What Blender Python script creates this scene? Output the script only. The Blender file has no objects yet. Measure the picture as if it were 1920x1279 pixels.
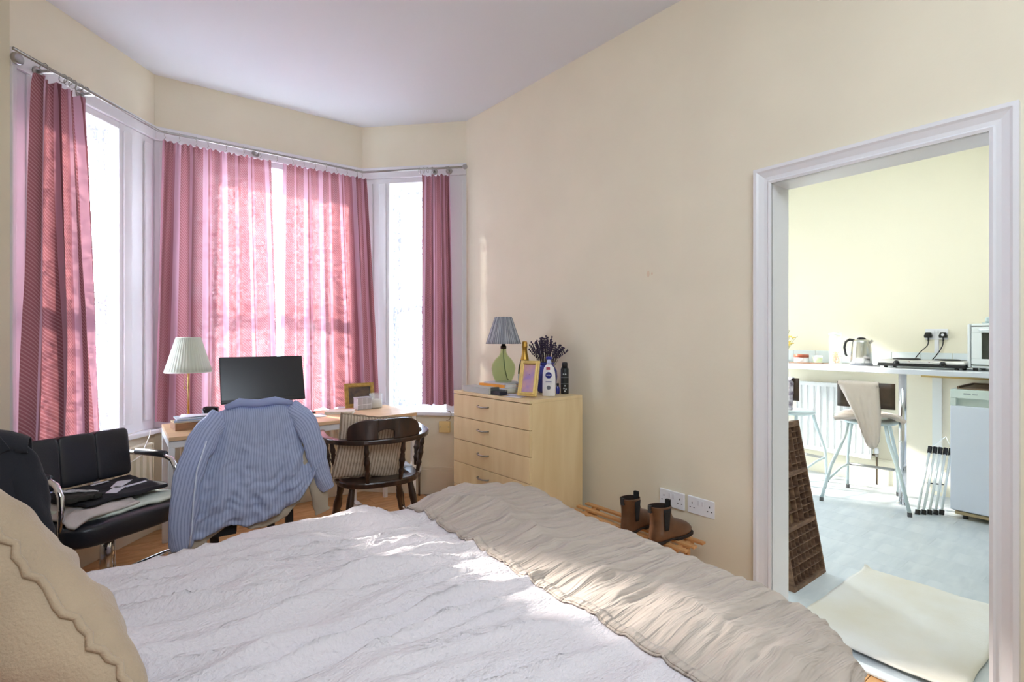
import bpy, bmesh, math, random
from mathutils import Vector, Matrix, noise
random.seed(7)
sc = bpy.context.scene
col = sc.collection
PI = math.pi
R = math.radians
# ------------------------------------------------------------ camera
cam = bpy.data.cameras.new('camera'); cam_o = bpy.data.objects.new('camera', cam); col.objects.link(cam_o)
cam.sensor_width = 36; cam.lens = 950/1920*36; cam.shift_y = -7.5/1920; cam.clip_start = .05
cam_o.location = (0, 0, 1.27); cam_o.rotation_euler = (R(90), 0, R(-37)); sc.camera = cam_o
# ------------------------------------------------------------ light
w = bpy.data.worlds.new('sky'); sc.world = w; w.use_nodes = True
bg = w.node_tree.nodes['Background']; bg.inputs[0].default_value = (.66, .82, 1, 1); bg.inputs[1].default_value = 11.5
s = bpy.data.lights.new('sun', 'SUN'); s.energy = 44; s.angle = R(4); s.color = (1, .95, .88)
so = bpy.data.objects.new('sun', s); col.objects.link(so)
so.rotation_euler = Vector((.41, -1, -.59)).to_track_quat('-Z', 'Y').to_euler()
def area(name, loc, d, sx, sy, e=0, portal=False, c=(1, 1, 1)):
    l = bpy.data.lights.new(name, 'AREA'); l.shape = 'RECTANGLE'; l.size = sx; l.size_y = sy
    l.energy = e; l.color = c
    if portal: l.cycles.is_portal = True
    o = bpy.data.objects.new(name, l); col.objects.link(o); o.location = loc
    o.rotation_euler = Vector(d).to_track_quat('-Z', 'Y').to_euler(); return o
area('window_portal', (-.30, 3.85, 1.6), (.768, -.64, 0), 1.0, 2.2, portal=True)
area('window_portal', (.83, 4.32, 1.6), (0, -1, 0), 1.5, 2.2, portal=True)
area('window_portal', (1.98, 3.95, 1.6), (-.71, -.70, 0), 1.0, 2.2, portal=True)
area('window_portal', (4.12, 3.58, 1.2), (0, -1, 0), 1.1, 2.3, portal=True)
area('room_fill_light', (.5, -.5, 2.75), (.25, .35, -1), 1.4, 1.4, e=38, c=(.76, .88, 1))  # added soft fill above the camera side, no fitting stands for it
area('kitchen_fill_light', (3.7, 1.0, 2.65), (.2, .1, -1), 1.0, 1.0, e=14, c=(.90, .95, 1))  # added fill that lifts the kitchen brightness, not an actual lamp
sc.view_settings.view_transform = 'Standard'; sc.view_settings.look = 'None'
sc.view_settings.gamma = 1; sc.view_settings.exposure = 0.42
sc.cycles.max_bounces = 10; sc.cycles.diffuse_bounces = 6; sc.cycles.transparent_max_bounces = 16
# ------------------------------------------------------------ materials
def lin(c): return tuple((v/255/12.92 if v/255 <= .04045 else ((v/255+.055)/1.055)**2.4) for v in c)+(1,)
MC = {}
def mat(name, rgb, rough=.6, metal=0, var=0, vscale=6, bump=0, bscale=40, stretch=(1, 1, 1), transl=0, alpha=1, coat=0, rgb2=None, spec=.5, sheen=0, trcol=None):
    if name in MC: return MC[name]
    m = bpy.data.materials.new(name); m.use_nodes = True; MC[name] = m
    nt = m.node_tree; N = nt.nodes; L = nt.links
    b = N['Principled BSDF']; b.inputs['Base Color'].default_value = lin(rgb)
    b.inputs['Roughness'].default_value = rough; b.inputs['Metallic'].default_value = metal
    b.inputs['Specular IOR Level'].default_value = spec
    b.inputs['Coat Weight'].default_value = coat; b.inputs['Sheen Weight'].default_value = sheen
    tc = N.new('ShaderNodeTexCoord'); mp = N.new('ShaderNodeMapping'); mp.inputs['Scale'].default_value = stretch
    L.new(tc.outputs['Object'], mp.inputs[0])
    m['_c'] = 1
    if var or rgb2:
        n = N.new('ShaderNodeTexNoise'); n.inputs['Scale'].default_value = vscale; n.inputs['Detail'].default_value = 4
        L.new(mp.outputs[0], n.inputs['Vector'])
        r = N.new('ShaderNodeValToRGB'); L.new(n.outputs[0], r.inputs[0])
        r.color_ramp.elements[0].position = .3; r.color_ramp.elements[1].position = .7
        c2 = rgb2 or tuple(max(0, v*(1-var)) for v in rgb)
        r.color_ramp.elements[0].color = lin(c2); r.color_ramp.elements[1].color = lin(rgb)
        L.new(r.outputs[0], b.inputs['Base Color'])
    if bump:
        n2 = N.new('ShaderNodeTexNoise'); n2.inputs['Scale'].default_value = bscale; n2.inputs['Detail'].default_value = 3
        L.new(mp.outputs[0], n2.inputs['Vector'])
        bp = N.new('ShaderNodeBump'); bp.inputs['Strength'].default_value = bump; bp.inputs['Distance'].default_value = .004
        L.new(n2.outputs[0], bp.inputs['Height']); L.new(bp.outputs[0], b.inputs['Normal'])
    out = N['Material Output']; sh = b.outputs[0]
    if transl:
        t = N.new('ShaderNodeBsdfTranslucent'); t.inputs[0].default_value = lin(trcol or rgb)
        mx = N.new('ShaderNodeMixShader'); mx.inputs[0].default_value = transl
        L.new(sh, mx.inputs[1]); L.new(t.outputs[0], mx.inputs[2]); sh = mx.outputs[0]
    if alpha < 1:
        t = N.new('ShaderNodeBsdfTransparent'); mx = N.new('ShaderNodeMixShader'); mx.inputs[0].default_value = alpha
        t.inputs[0].default_value = lin(trcol) if (trcol and not transl) else (1, 1, 1, 1)
        L.new(t.outputs[0], mx.inputs[1]); L.new(sh, mx.inputs[2]); sh = mx.outputs[0]
    L.new(sh, out.inputs[0]); return m
def mathn(nt, op, a, b=None, c=None):
    n = nt.nodes.new('ShaderNodeMath'); n.operation = op
    for i, v in enumerate((a, b, c)):
        if v is None: continue
        if hasattr(v, 'type') and hasattr(v, 'is_linked'): nt.links.new(v, n.inputs[i])
        else: n.inputs[i].default_value = v
    return n.outputs[0]
def mixc(nt, f, a, b):
    n = nt.nodes.new('ShaderNodeMix'); n.data_type = 'RGBA'
    if hasattr(f, 'is_linked'): nt.links.new(f, n.inputs[0])
    else: n.inputs[0].default_value = f
    for i, v in ((6, a), (7, b)):
        if hasattr(v, 'is_linked'): nt.links.new(v, n.inputs[i])
        else: n.inputs[i].default_value = v
    return n.outputs[2]
def uvs(nt):
    u = nt.nodes.new('ShaderNodeUVMap'); x = nt.nodes.new('ShaderNodeSeparateXYZ'); nt.links.new(u.outputs[0], x.inputs[0])
    return x.outputs[0], x.outputs[1], u.outputs[0]
def curtain_mat(name, tl):
    m = bpy.data.materials.new(name); m.use_nodes = True; nt = m.node_tree; N = nt.nodes; L = nt.links
    u, v, uv = uvs(nt)
    fr = mathn(nt, 'FRACT', mathn(nt, 'DIVIDE', u, .40))
    r = N.new('ShaderNodeValToRGB'); r.color_ramp.interpolation = 'CONSTANT'; L.new(fr, r.inputs[0])
    e = r.color_ramp.elements; e[0].position = 0; e[0].color = lin((132, 80, 90)); e[1].position = .16; e[1].color = lin((196, 162, 184))
    for p, c in ((.26, (122, 72, 82)), (.29, (178, 134, 152)), (.34, (140, 86, 95)), (.54, (160, 112, 128)), (.58, (204, 172, 194)), (.68, (128, 78, 87)), (.88, (180, 138, 156)), (.95, (124, 76, 85))):
        q = e.new(p); q.color = lin(c)
    # diagonal twill lines inside alternate stripes
    dg = mathn(nt, 'FRACT', mathn(nt, 'DIVIDE', mathn(nt, 'ADD', mathn(nt, 'MULTIPLY', u, 1.1), v), .019))
    ln = mathn(nt, 'LESS_THAN', dg, .38)
    st = mathn(nt, 'ADD', mathn(nt, 'LESS_THAN', fr, .16), mathn(nt, 'MULTIPLY', mathn(nt, 'GREATER_THAN', fr, .34), mathn(nt, 'LESS_THAN', fr, .54)))
    st = mathn(nt, 'ADD', st, mathn(nt, 'MULTIPLY', mathn(nt, 'GREATER_THAN', fr, .68), mathn(nt, 'LESS_THAN', fr, .88)))
    f = mathn(nt, 'MULTIPLY', mathn(nt, 'MULTIPLY', ln, st), .42)
    c = mixc(nt, f, r.outputs[0], lin((196, 160, 170)))
    b = N['Principled BSDF']; b.inputs['Roughness'].default_value = .9; L.new(c, b.inputs['Base Color'])
    t = N.new('ShaderNodeBsdfTranslucent'); c2 = mixc(nt, .40, c, lin((226, 142, 138))); L.new(c2, t.inputs[0])
    mx = N.new('ShaderNodeMixShader'); mx.inputs[0].default_value = tl
    L.new(b.outputs[0], mx.inputs[1]); L.new(t.outputs[0], mx.inputs[2])
    tr = N.new('ShaderNodeBsdfTransparent'); tr.inputs[0].default_value = (1, .85, .85, 1)
    m2 = N.new('ShaderNodeMixShader'); m2.inputs[0].default_value = .975 if tl > .2 else 1; L.new(tr.outputs[0], m2.inputs[1]); L.new(mx.outputs[0], m2.inputs[2])
    L.new(m2.outputs[0], N['Material Output'].inputs[0]); return m
def lace_mat():
    m = bpy.data.materials.new('floral_lace_net'); m.use_nodes = True; nt = m.node_tree; N = nt.nodes; L = nt.links
    u, v, uv = uvs(nt)
    vo = N.new('ShaderNodeTexVoronoi'); vo.inputs['Scale'].default_value = 13; vo.feature = 'SMOOTH_F1'; L.new(uv, vo.inputs['Vector'])
    n = N.new('ShaderNodeTexNoise'); n.inputs['Scale'].default_value = 28; n.inputs['Detail'].default_value = 2; L.new(uv, n.inputs['Vector'])
    d = mathn(nt, 'ADD', vo.outputs['Distance'], mathn(nt, 'MULTIPLY', n.outputs[0], .8))
    ring = mathn(nt, 'LESS_THAN', mathn(nt, 'ABSOLUTE', mathn(nt, 'SUBTRACT', d, .72)), .07)
    ring2 = mathn(nt, 'LESS_THAN', mathn(nt, 'ABSOLUTE', mathn(nt, 'SUBTRACT', d, .95)), .05)
    f = mathn(nt, 'MINIMUM', mathn(nt, 'ADD', mathn(nt, 'ADD', ring, ring2), 0), 1)
    fac = mathn(nt, 'ADD', mathn(nt, 'MULTIPLY', f, .36), .55)
    b = N['Principled BSDF']; b.inputs['Base Color'].default_value = lin((226, 230, 240)); b.inputs['Roughness'].default_value = .9
    t = N.new('ShaderNodeBsdfTranslucent'); t.inputs[0].default_value = lin((225, 229, 238))
    mx = N.new('ShaderNodeMixShader'); L.new(mathn(nt, 'SUBTRACT', .5, mathn(nt, 'MULTIPLY', f, .49)), mx.inputs[0]); L.new(b.outputs[0], mx.inputs[1]); L.new(t.outputs[0], mx.inputs[2])
    tr = N.new('ShaderNodeBsdfTransparent'); m2 = N.new('ShaderNodeMixShader'); L.new(fac, m2.inputs[0]); L.new(tr.outputs[0], m2.inputs[1]); L.new(mx.outputs[0], m2.inputs[2])
    L.new(m2.outputs[0], N['Material Output'].inputs[0]); return m
def stripe_mat(name, c1, c2, per, duty=.5, transl=0, axis=0, soft=False, rough=.9, bump=0):
    m = bpy.data.materials.new(name); m.use_nodes = True; nt = m.node_tree; N = nt.nodes; L = nt.links
    u, v, uv = uvs(nt); a = (u, v)[axis]
    fr = mathn(nt, 'FRACT', mathn(nt, 'DIVIDE', a, per)); f = mathn(nt, 'LESS_THAN', fr, duty)
    n = N.new('ShaderNodeTexNoise'); n.inputs['Scale'].default_value = 60; L.new(uv, n.inputs['Vector'])
    f = mathn(nt, 'MULTIPLY', f, mathn(nt, 'ADD', mathn(nt, 'MULTIPLY', n.outputs[0], .8), .35))
    c = mixc(nt, f, lin(c1), lin(c2)); b = N['Principled BSDF']; b.inputs['Roughness'].default_value = rough; L.new(c, b.inputs['Base Color'])
    if bump:
        bp = N.new('ShaderNodeBump'); bp.inputs['Strength'].default_value = bump; bp.inputs['Distance'].default_value = .003
        L.new(mathn(nt, 'SINE', mathn(nt, 'MULTIPLY', a, 2*PI/per)), bp.inputs['Height']); L.new(bp.outputs[0], b.inputs['Normal'])
    if transl:
        t = N.new('ShaderNodeBsdfTranslucent'); L.new(c, t.inputs[0]); mx = N.new('ShaderNodeMixShader'); mx.inputs[0].default_value = transl
        L.new(b.outputs[0], mx.inputs[1]); L.new(t.outputs[0], mx.inputs[2]); L.new(mx.outputs[0], N['Material Output'].inputs[0])
    return m
def wood_mat(name, c1, c2, scale=3, stretch=(1, 8, 8), rough=.45, rand=0, coat=0):
    if name in MC: return MC[name]
    m = bpy.data.materials.new(name); m.use_nodes = True; MC[name] = m; nt = m.node_tree; N = nt.nodes; L = nt.links
    tc = N.new('ShaderNodeTexCoord'); mp = N.new('ShaderNodeMapping'); mp.inputs['Scale'].default_value = stretch; L.new(tc.outputs['Object'], mp.inputs[0])
    n = N.new('ShaderNodeTexNoise'); n.inputs['Scale'].default_value = scale; n.inputs['Detail'].default_value = 6; n.inputs['Distortion'].default_value = .6; L.new(mp.outputs[0], n.inputs['Vector'])
    r = N.new('ShaderNodeValToRGB'); L.new(n.outputs[0], r.inputs[0]); r.color_ramp.elements[0].position = .35; r.color_ramp.elements[1].position = .68
    r.color_ramp.elements[0].color = lin(c1); r.color_ramp.elements[1].color = lin(c2)
    c = r.outputs[0]
    if rand:
        oi = N.new('ShaderNodeObjectInfo'); hs = N.new('ShaderNodeHueSaturation'); L.new(c, hs.inputs['Color'])
        L.new(mathn(nt, 'ADD', mathn(nt, 'MULTIPLY', oi.outputs['Random'], rand), 1-rand/2), hs.inputs['Value']); c = hs.outputs[0]
    b = N['Principled BSDF']; b.inputs['Roughness'].default_value = rough; b.inputs['Coat Weight'].default_value = coat; L.new(c, b.inputs['Base Color'])
    return m
def duvet_mat(name, c, pleat=False, c2=None):
    m = bpy.data.materials.new(name); m.use_nodes = True; nt = m.node_tree; N = nt.nodes; L = nt.links
    u, v, uv = uvs(nt); b = N['Principled BSDF']; b.inputs['Roughness'].default_value = .92; b.inputs['Sheen Weight'].default_value = .15
    b.inputs['Base Color'].default_value = lin(c)
    mp = N.new('ShaderNodeMapping'); L.new(uv, mp.inputs[0])
    mp.inputs['Scale'].default_value = (2.5, 26, 1) if pleat else (42, 75, 1)
    n = N.new('ShaderNodeTexNoise'); n.inputs['Scale'].default_value = 1.6 if pleat else 1.8; n.inputs['Detail'].default_value = 3; n.inputs['Distortion'].default_value = .4 if pleat else .2
    L.new(mp.outputs[0], n.inputs['Vector'])
    bp = N.new('ShaderNodeBump'); bp.inputs['Strength'].default_value = .9 if pleat else .8; bp.inputs['Distance'].default_value = .03 if pleat else .009
    L.new(n.outputs[0], bp.inputs['Height']); L.new(bp.outputs[0], b.inputs['Normal'])
    if c2:
        r = mixc(nt, mathn(nt, 'MULTIPLY', mathn(nt, 'SUBTRACT', 1, n.outputs[0]), 1.1), lin(c), lin(c2)); L.new(r, b.inputs['Base Color'])  # low spots of the pleat bump go darker: crease shade put into the colour
    return m
WALL = mat('cream_wall_paint', (237, 229, 207), .85, bump=.12, bscale=60, var=.03, vscale=2)
KWALL = mat('kitchen_wall_paint', (243, 237, 216), .8, bump=.1, bscale=60)
CEIL = mat('white_ceiling_paint', (228, 233, 240), .9)
GLOSS = mat('white_gloss_paint', (232, 232, 236), .35, bump=.06, bscale=25)
UPVC = mat('white_window_frame', (238, 240, 245), .4)
STEEL = mat('brushed_steel', (170, 168, 165), .28, 1)
CHROME = mat('chrome', (215, 216, 220), .12, 1)
WMETAL = mat('white_powder_metal', (232, 234, 236), .4)
BLKPL = mat('black_plastic', (20, 20, 23), .35)
WPL = mat('white_plastic', (236, 237, 242), .35)
BRASS = mat('brass', (205, 170, 110), .25, 1)
GLASS = mat('clear_glass', (235, 245, 245), .05, alpha=.22, spec=.8)
PANE = mat('window_glass', (235, 245, 250), .03, alpha=.06, spec=.6)
MAPLE = wood_mat('maple_veneer', (226, 200, 152), (236, 214, 170), 2.2, (6, 6, 1), .4)
DARKW = wood_mat('dark_stained_wood', (38, 24, 18), (66, 42, 30), 5, (4, 4, 1), .3, coat=.3)
PINE = wood_mat('pine_slat_wood', (196, 140, 88), (218, 166, 112), 3, (8, 1, 8), .5)
OAK = wood_mat('oak_laminate', (188, 138, 88), (214, 168, 116), 1.8, (2, 14, 2), .35, rand=.18)
VINYL = wood_mat('pale_grey_vinyl', (190, 198, 204), (206, 212, 216), 1.5, (2, 12, 2), .4, rand=.06)
# ------------------------------------------------------------ mesh helpers
class MB:
    def __init__(s): s.b = bmesh.new(); s.uv = s.b.loops.layers.uv.new('UVMap')
    def box(s, p0, p1, mtx=None):
        vs = [s.b.verts.new(((p0, p1)[i][0], (p0, p1)[j][1], (p0, p1)[k][2])) for i in (0, 1) for j in (0, 1) for k in (0, 1)]
        for f in ((0, 1, 3, 2), (4, 6, 7, 5), (0, 4, 5, 1), (2, 3, 7, 6), (0, 2, 6, 4), (1, 5, 7, 3)): s.b.faces.new([vs[i] for i in f])
        if mtx is not None:
            for v in vs: v.co = mtx @ v.co
        return s
    def bar(s, a, b, wx, wz, up=(0, 0, 1)):
        a = Vector(a); b = Vector(b); d = (b-a); l = d.length; d.normalize(); up = Vector(up)
        if abs(d.dot(up)) > .98: up = Vector((1, 0, 0))
        x = d.cross(up).normalized(); z = x.cross(d).normalized()
        m = Matrix(((x.x, d.x, z.x, a.x), (x.y, d.y, z.y, a.y), (x.z, d.z, z.z, a.z), (0, 0, 0, 1)))
        return s.box((-wx/2, 0, -wz/2), (wx/2, l, wz/2), m)
    def tube(s, pts, r, seg=10, cap=True, closed=False):
        pts = [Vector(p) for p in pts]; n = len(pts); rs = r if isinstance(r, (list, tuple)) else [r]*n; rings = []
        pn = None
        for i, p in enumerate(pts):
            if closed: t = pts[(i+1) % n]-pts[i-1]
            else: t = pts[min(i+1, n-1)]-pts[max(i-1, 0)]
            t.normalize()
            if pn is None: pn = t.orthogonal().normalized()
            pn = (pn-t*pn.dot(t)).normalized(); q = t.cross(pn)
            rings.append([s.b.verts.new(p+pn*math.cos(2*PI*k/seg)*rs[i]+q*math.sin(2*PI*k/seg)*rs[i]) for k in range(seg)])
        m = n if closed else n-1
        for i in range(m):
            A, B = rings[i], rings[(i+1) % n]
            for k in range(seg): s.b.faces.new((A[k], A[(k+1) % seg], B[(k+1) % seg], B[k]))
        if cap and not closed: s.b.faces.new(rings[0][::-1]); s.b.faces.new(rings[-1])
        return s
    def lathe(s, prof, c=(0, 0, 0), seg=28, mtx=None, sx=1, sy=1, wob=0):
        c = Vector(c); rings = []
        for r, z in prof:
            rings.append([s.b.verts.new(c+Vector((r*math.cos(2*PI*k/seg)*sx*(1+wob*(k % 2)), r*math.sin(2*PI*k/seg)*sy*(1+wob*(k % 2)), z))) for k in range(seg)])
        for i in range(len(rings)-1):
            for k in range(seg): s.b.faces.new((rings[i][k], rings[i][(k+1) % seg], rings[i+1][(k+1) % seg], rings[i+1][k]))
        if prof[0][0] > 1e-5: s.b.faces.new(rings[0][::-1])
        if prof[-1][0] > 1e-5: s.b.faces.new(rings[-1])
        if mtx is not None:
            for rg in rings:
                for v in rg: v.co = mtx @ v.co
        return s
    def prism(s, poly, z0, z1, mtx=None):
        a = [s.b.verts.new((p[0], p[1], z0)) for p in poly]; b = [s.b.verts.new((p[0], p[1], z1)) for p in poly]; n = len(poly)
        s.b.faces.new(a[::-1]); s.b.faces.new(b)
        for i in range(n): s.b.faces.new((a[i], a[(i+1) % n], b[(i+1) % n], b[i]))
        if mtx is not None:
            for v in a+b: v.co = mtx @ v.co
        return s
    def grid(s, nu, nv, f, uvf=None, closed_u=False):
        V = [[s.b.verts.new(f(i/nu, j/nv)) for j in range(nv+1)] for i in range(nu+(0 if closed_u else 1))]
        for i in range(nu):
            for j in range(nv):
                i2 = (i+1) % len(V) if closed_u else i+1
                fc = s.b.faces.new((V[i][j], V[i2][j], V[i2][j+1], V[i][j+1]))
                for lp, (a, b) in zip(fc.loops, ((i, j), (i+1, j), (i+1, j+1), (i, j+1))):
                    lp[s.uv].uv = uvf(a/nu, b/nv) if uvf else (a/nu, b/nv)
        return s
    def build(s, name, m=None, parent=None, smooth=False, bevel=0, subd=0, solid=0, kind=None, loc=None, label=None, weld=False):
        if weld: bmesh.ops.remove_doubles(s.b, verts=s.b.verts, dist=1e-5)
        bmesh.ops.recalc_face_normals(s.b, faces=s.b.faces)
        me = bpy.data.meshes.new(name); s.b.to_mesh(me); s.b.free()
        if m: me.materials.append(m)
        return link(name, me, parent, smooth, bevel, subd, solid, kind, loc, label)
def link(name, me, parent=None, smooth=False, bevel=0, subd=0, solid=0, kind=None, loc=None, label=None):
    o = bpy.data.objects.new(name, me); col.objects.link(o)
    if parent: o.parent = parent
    if loc: o.location = loc
    if smooth:
        for p in me.polygons: p.use_smooth = True
    if solid: md = o.modifiers.new('solid', 'SOLIDIFY'); md.thickness = solid; md.offset = 0
    if bevel: md = o.modifiers.new('bevel', 'BEVEL'); md.width = bevel; md.segments = 2; md.limit_method = 'ANGLE'; md.angle_limit = R(40)
    if subd: md = o.modifiers.new('sub', 'SUBSURF'); md.levels = subd; md.render_levels = subd
    if kind: o['kind'] = kind
    if label: o['label'] = label
    return o
def box(name, p0, p1, m, parent=None, bevel=0, **k): return MB().box(p0, p1).build(name, m, parent, bevel=bevel, **k)
def thing(name, label, cat, loc=(0, 0, 0), rz=0, group=None, rot=None):
    o = bpy.data.objects.new(name, None); col.objects.link(o); o.location = loc; o.rotation_euler = rot or (0, 0, rz)
    o.empty_display_size = .05; o['label'] = label; o['category'] = cat
    if group: o['group'] = group
    return o
def tag(o, label, cat, group=None, kind=None):
    o['label'] = label; o['category'] = cat
    if group: o['group'] = group
    if kind: o['kind'] = kind
    return o
def struct(o): o['kind'] = 'structure'; return o
def sempty(name, loc=(0, 0, 0), rz=0):
    o = bpy.data.objects.new(name, None); col.objects.link(o); o.location = loc; o.rotation_euler = (0, 0, rz); o['kind'] = 'structure'; return o
def nz(x, y, z=0): return noise.noise(Vector((x, y, z)))
def text(name, s, size, m, parent, mtx, depth=.0006):
    cu = bpy.data.curves.new(name, 'FONT'); cu.body = s; cu.size = size; cu.extrude = depth; cu.align_x = 'CENTER'; cu.align_y = 'CENTER'
    o = bpy.data.objects.new(name, cu); me = bpy.data.meshes.new_from_object(o); bpy.data.objects.remove(o)
    me.transform(mtx); me.materials.clear(); me.materials.append(m); return link(name, me, parent)
# ------------------------------------------------------------ SETTING
A = Vector((-.46, 3.38, 0)); B = Vector((.128, 4.085, 0)); Cc = Vector((1.533, 4.085, 0)); D = Vector((2.15, 3.46, 0)); E_ = Vector((2.258, 1.55, 0))
CH = 3.0; HEAD = 2.66; SILL = .67; TH = .20
def facet_frame(p, q):
    d = (q-p).normalized(); n = Vector((-d.y, d.x, 0))       # n points outwards
    return Matrix(((d.x, n.x, 0, p.x), (d.y, n.y, 0, p.y), (0, 0, 1, 0), (0, 0, 0, 1))), (q-p).length
def wall(name, p, q, z0=0, z1=CH, m=WALL, t=.12, ext0=0, ext1=0):
    F, l = facet_frame(p, q)
    return struct(MB().box((-ext0, 0, z0), (l+ext1, t, z1), F).build(name, m))
LACE = lace_mat()
def bay(idx, side, p, q, o0, o1, oh=2.53, ext=(.05, .05)):
    F, l = facet_frame(p, q); e0, e1 = ext
    m = MB(); m.box((-e0, 0, HEAD), (l+e1, TH, CH), F); m.box((-e0, 0, 0), (l+e1, TH, SILL-.03), F)
    struct(m.build('wall_'+side, WALL))
    w_ = sempty('window_%d' % idx, F.translation, math.atan2(F[1][0], F[0][0]))
    a = MB(); a.box((0, -.012, HEAD-.09), (l, TH, HEAD)); a.box((0, .006, oh), (l, TH, HEAD-.09))
    a.build('head_architrave', GLOSS, w_, bevel=.004)
    for (x0, x1) in ((0, o0), (o1, l)):
        a = MB(); a.box((x0, .004, SILL), (x1, TH, HEAD-.09)); wd = x1-x0
        if wd > .15:
            k = .028; a.box((x0+k, -.006, SILL+.06), (x0+k+.06, .004, HEAD-.13)); a.box((x1-k-.06, -.006, SILL+.06), (x1-k, .004, HEAD-.13))
        else: a.box((x0+.0, -.014, SILL), (x0+.022, .004, HEAD-.09)); a.box((x1-.022, -.006, SILL), (x1, .004, HEAD-.09))
        a.build('mullion_post', GLOSS, w_, bevel=.004)
    MB().box((-.01, -.045, SILL-.03), (l+.01, TH, SILL)).build('sill', GLOSS, w_, bevel=.006)
    MR = 1.50
    for nm, z0, z1, y0 in (('lower_sash', SILL+.02, MR+.03, .10), ('upper_sash', MR-.02, oh, .14)):
        f = MB(); st = .05
        f.box((o0, y0, z0), (o0+st, y0+.04, z1)); f.box((o1-st, y0, z0), (o1, y0+.04, z1))
        f.box((o0+st, y0, z0), (o1-st, y0+.04, z0+.06)); f.box((o0+st, y0, z1-.055), (o1-st, y0+.04, z1))
        so_ = f.build(nm, UPVC, w_, bevel=.003)
        MB().box((o0+st, y0+.018, z0+.06), (o1-st, y0+.022, z1-.055)).build('pane', PANE, so_)
    f = MB(); f.box((o0-.02, .10, SILL), (o0+.012, .19, oh)); f.box((o1-.012, .10, SILL), (o1+.02, .19, oh)); f.build('sash_box', UPVC, w_)
    lc = MB().grid(60, 8, lambda u, v: F @ Vector((o0+.005+(o1-o0-.01)*u, .062+.010*math.sin(u*38)+.004*math.sin(u*91+v*3), SILL+.012+(oh-SILL-.03)*v)),
                   lambda u, v: (u*(o1-o0)*1.5, v*(oh-SILL)))
    o = lc.build('lace_curtain', LACE, smooth=True)
    return F, l, o
FL, lL, lace1 = bay(1, 'bay_left', A, B, .10, .64, ext=(0, .0))
FM, lM, lace2 = bay(2, 'bay_front', B, Cc, .20, 1.205, ext=(.0, .0))
FR, lR, lace3 = bay(3, 'bay_right', Cc, D, .23, .71, ext=(.0, .0))
tag(lace1, 'white floral lace net behind the dark curtain in the left bay window', 'net curtain')
tag(lace2, 'white lace net behind the pink curtains in the middle bay window', 'net curtain')
tag(lace3, 'white floral lace net in the right bay window above the desk end', 'net curtain')
# corner fillers of the bay
for c_, o1_, o2_ in ((B, Vector((-.768, .640, 0)), Vector((0, 1, 0))), (Cc, Vector((0, 1, 0)), Vector((.711, .703, 0)))):
    q_ = (o1_+o2_).normalized(); pp = [c_-q_*.003, c_+o1_*TH, c_+q_*TH*1.06, c_+o2_*TH]
    struct(MB().prism([(p[0], p[1]) for p in pp], 0, SILL-.03).prism([(p[0], p[1]) for p in pp], HEAD, CH).build('wall_bay_corner', WALL)); struct(MB().prism([(p[0], p[1]) for p in pp], SILL-.03, HEAD).build('trim_1', GLOSS))
wall('wall_front', Vector((-.85, 3.38, 0)), A, ext1=0, t=.2)
XL = -.75; YB = -2.2; XK = 5.19; XP = 2.258; PT = .15
wall('wall_left', Vector((XL, YB, 0)), Vector((XL, 3.38, 0)), t=.12)
wall('wall_back', Vector((XP, YB, 0)), Vector((XL, YB, 0)), t=.12)
DY0, DY1, DH = .385, 1.092, 1.945
m_ = MB()
m_.prism([(D.x, D.y), (2.405, 3.55), (2.405, DY1+.03), (XP, DY1+.03), (XP, 1.4), (E_.x+.002, 1.55)], 0, CH)
m_.box((XP, DY0-.03, DH+.03), (2.405, DY1+.03, CH)); m_.box((XP, YB, 0), (2.405, DY0-.03, CH))
struct(m_.build('wall_right', WALL))
struct(MB().prism([(A.x, A.y), (B.x, B.y), (Cc.x, Cc.y), (D.x, D.y), (2.405, 3.6), (2.405, YB-.1), (-.9, YB-.1), (-.9, 3.5), (-.5, 3.6), (.05, 4.32), (1.62, 4.32), (2.4, 3.6)][4:9][::1] + [(.05, 4.32), (1.62, 4.32)], CH, CH+.1).build('ceiling', CEIL))
# floor slab and laminate boards
fl = struct(MB().prism([(-.9, YB-.1), (XP+.02, YB-.1), (XP+.02, 3.6), (1.62, 4.32), (.05, 4.32), (-.9, 3.5)], -.1, -.012).build('floor', mat('floor_underlay', (120, 84, 52), .8)))
pb = bpy.data.meshes.new('floor_plank'); bmx = MB().box((0, 0, -.012), (1.194, .128, 0)).b; bmesh.ops.recalc_face_normals(bmx, faces=bmx.faces); bmx.to_mesh(pb); bmx.free(); pb.materials.append(OAK)
j = 0; yy = -.6
while yy < 4.05:
    off = (j % 3)*.4
    x = -.9-off
    while x < XP:
        if x+1.194 > -.8 and not (x > 1.9 and yy > 3.75):
            x0 = max(x, -.78); x1 = min(x+1.194, XP)
            if yy > 3.3: x0 = max(x0, -.46+(yy+.06-3.38)*.8); x1 = min(x1, 2.2-(yy+.06-3.42)*.95)
            if x1-x0 > .1:
                o = link('floor_plank', pb, fl, loc=(x0, yy, 0)); o.scale = ((x1-x0)/1.194, 1, 1)
        x += 1.197
    yy += .131; j += 1
# baseboards
def skirt(name, p, q, h=.16, m=GLOSS, i0=0, i1=0):
    F, l = facet_frame(p, q); a = MB(); a.box((i0, -.02, 0), (l-i1, 0, h-.02), F); a.box((i0, -.013, h-.02), (l-i1, 0, h), F); return struct(a.build(name, m, bevel=.002))
BEIGE = mat('beige_skirting_paint', (222, 212, 190), .5)
skirt('baseboard_bay_left', A, B, .22, BEIGE); skirt('baseboard_bay_front', B, Cc, .22, BEIGE); skirt('baseboard_bay_right', Cc, D, .22, BEIGE)
skirt('baseboard_right', D, Vector((XP, 1.4, 0)), .14, GLOSS, i0=.02); skirt('baseboard_left', Vector((XL, YB, 0)), Vector((XL, 3.38, 0)), .14)
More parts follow.
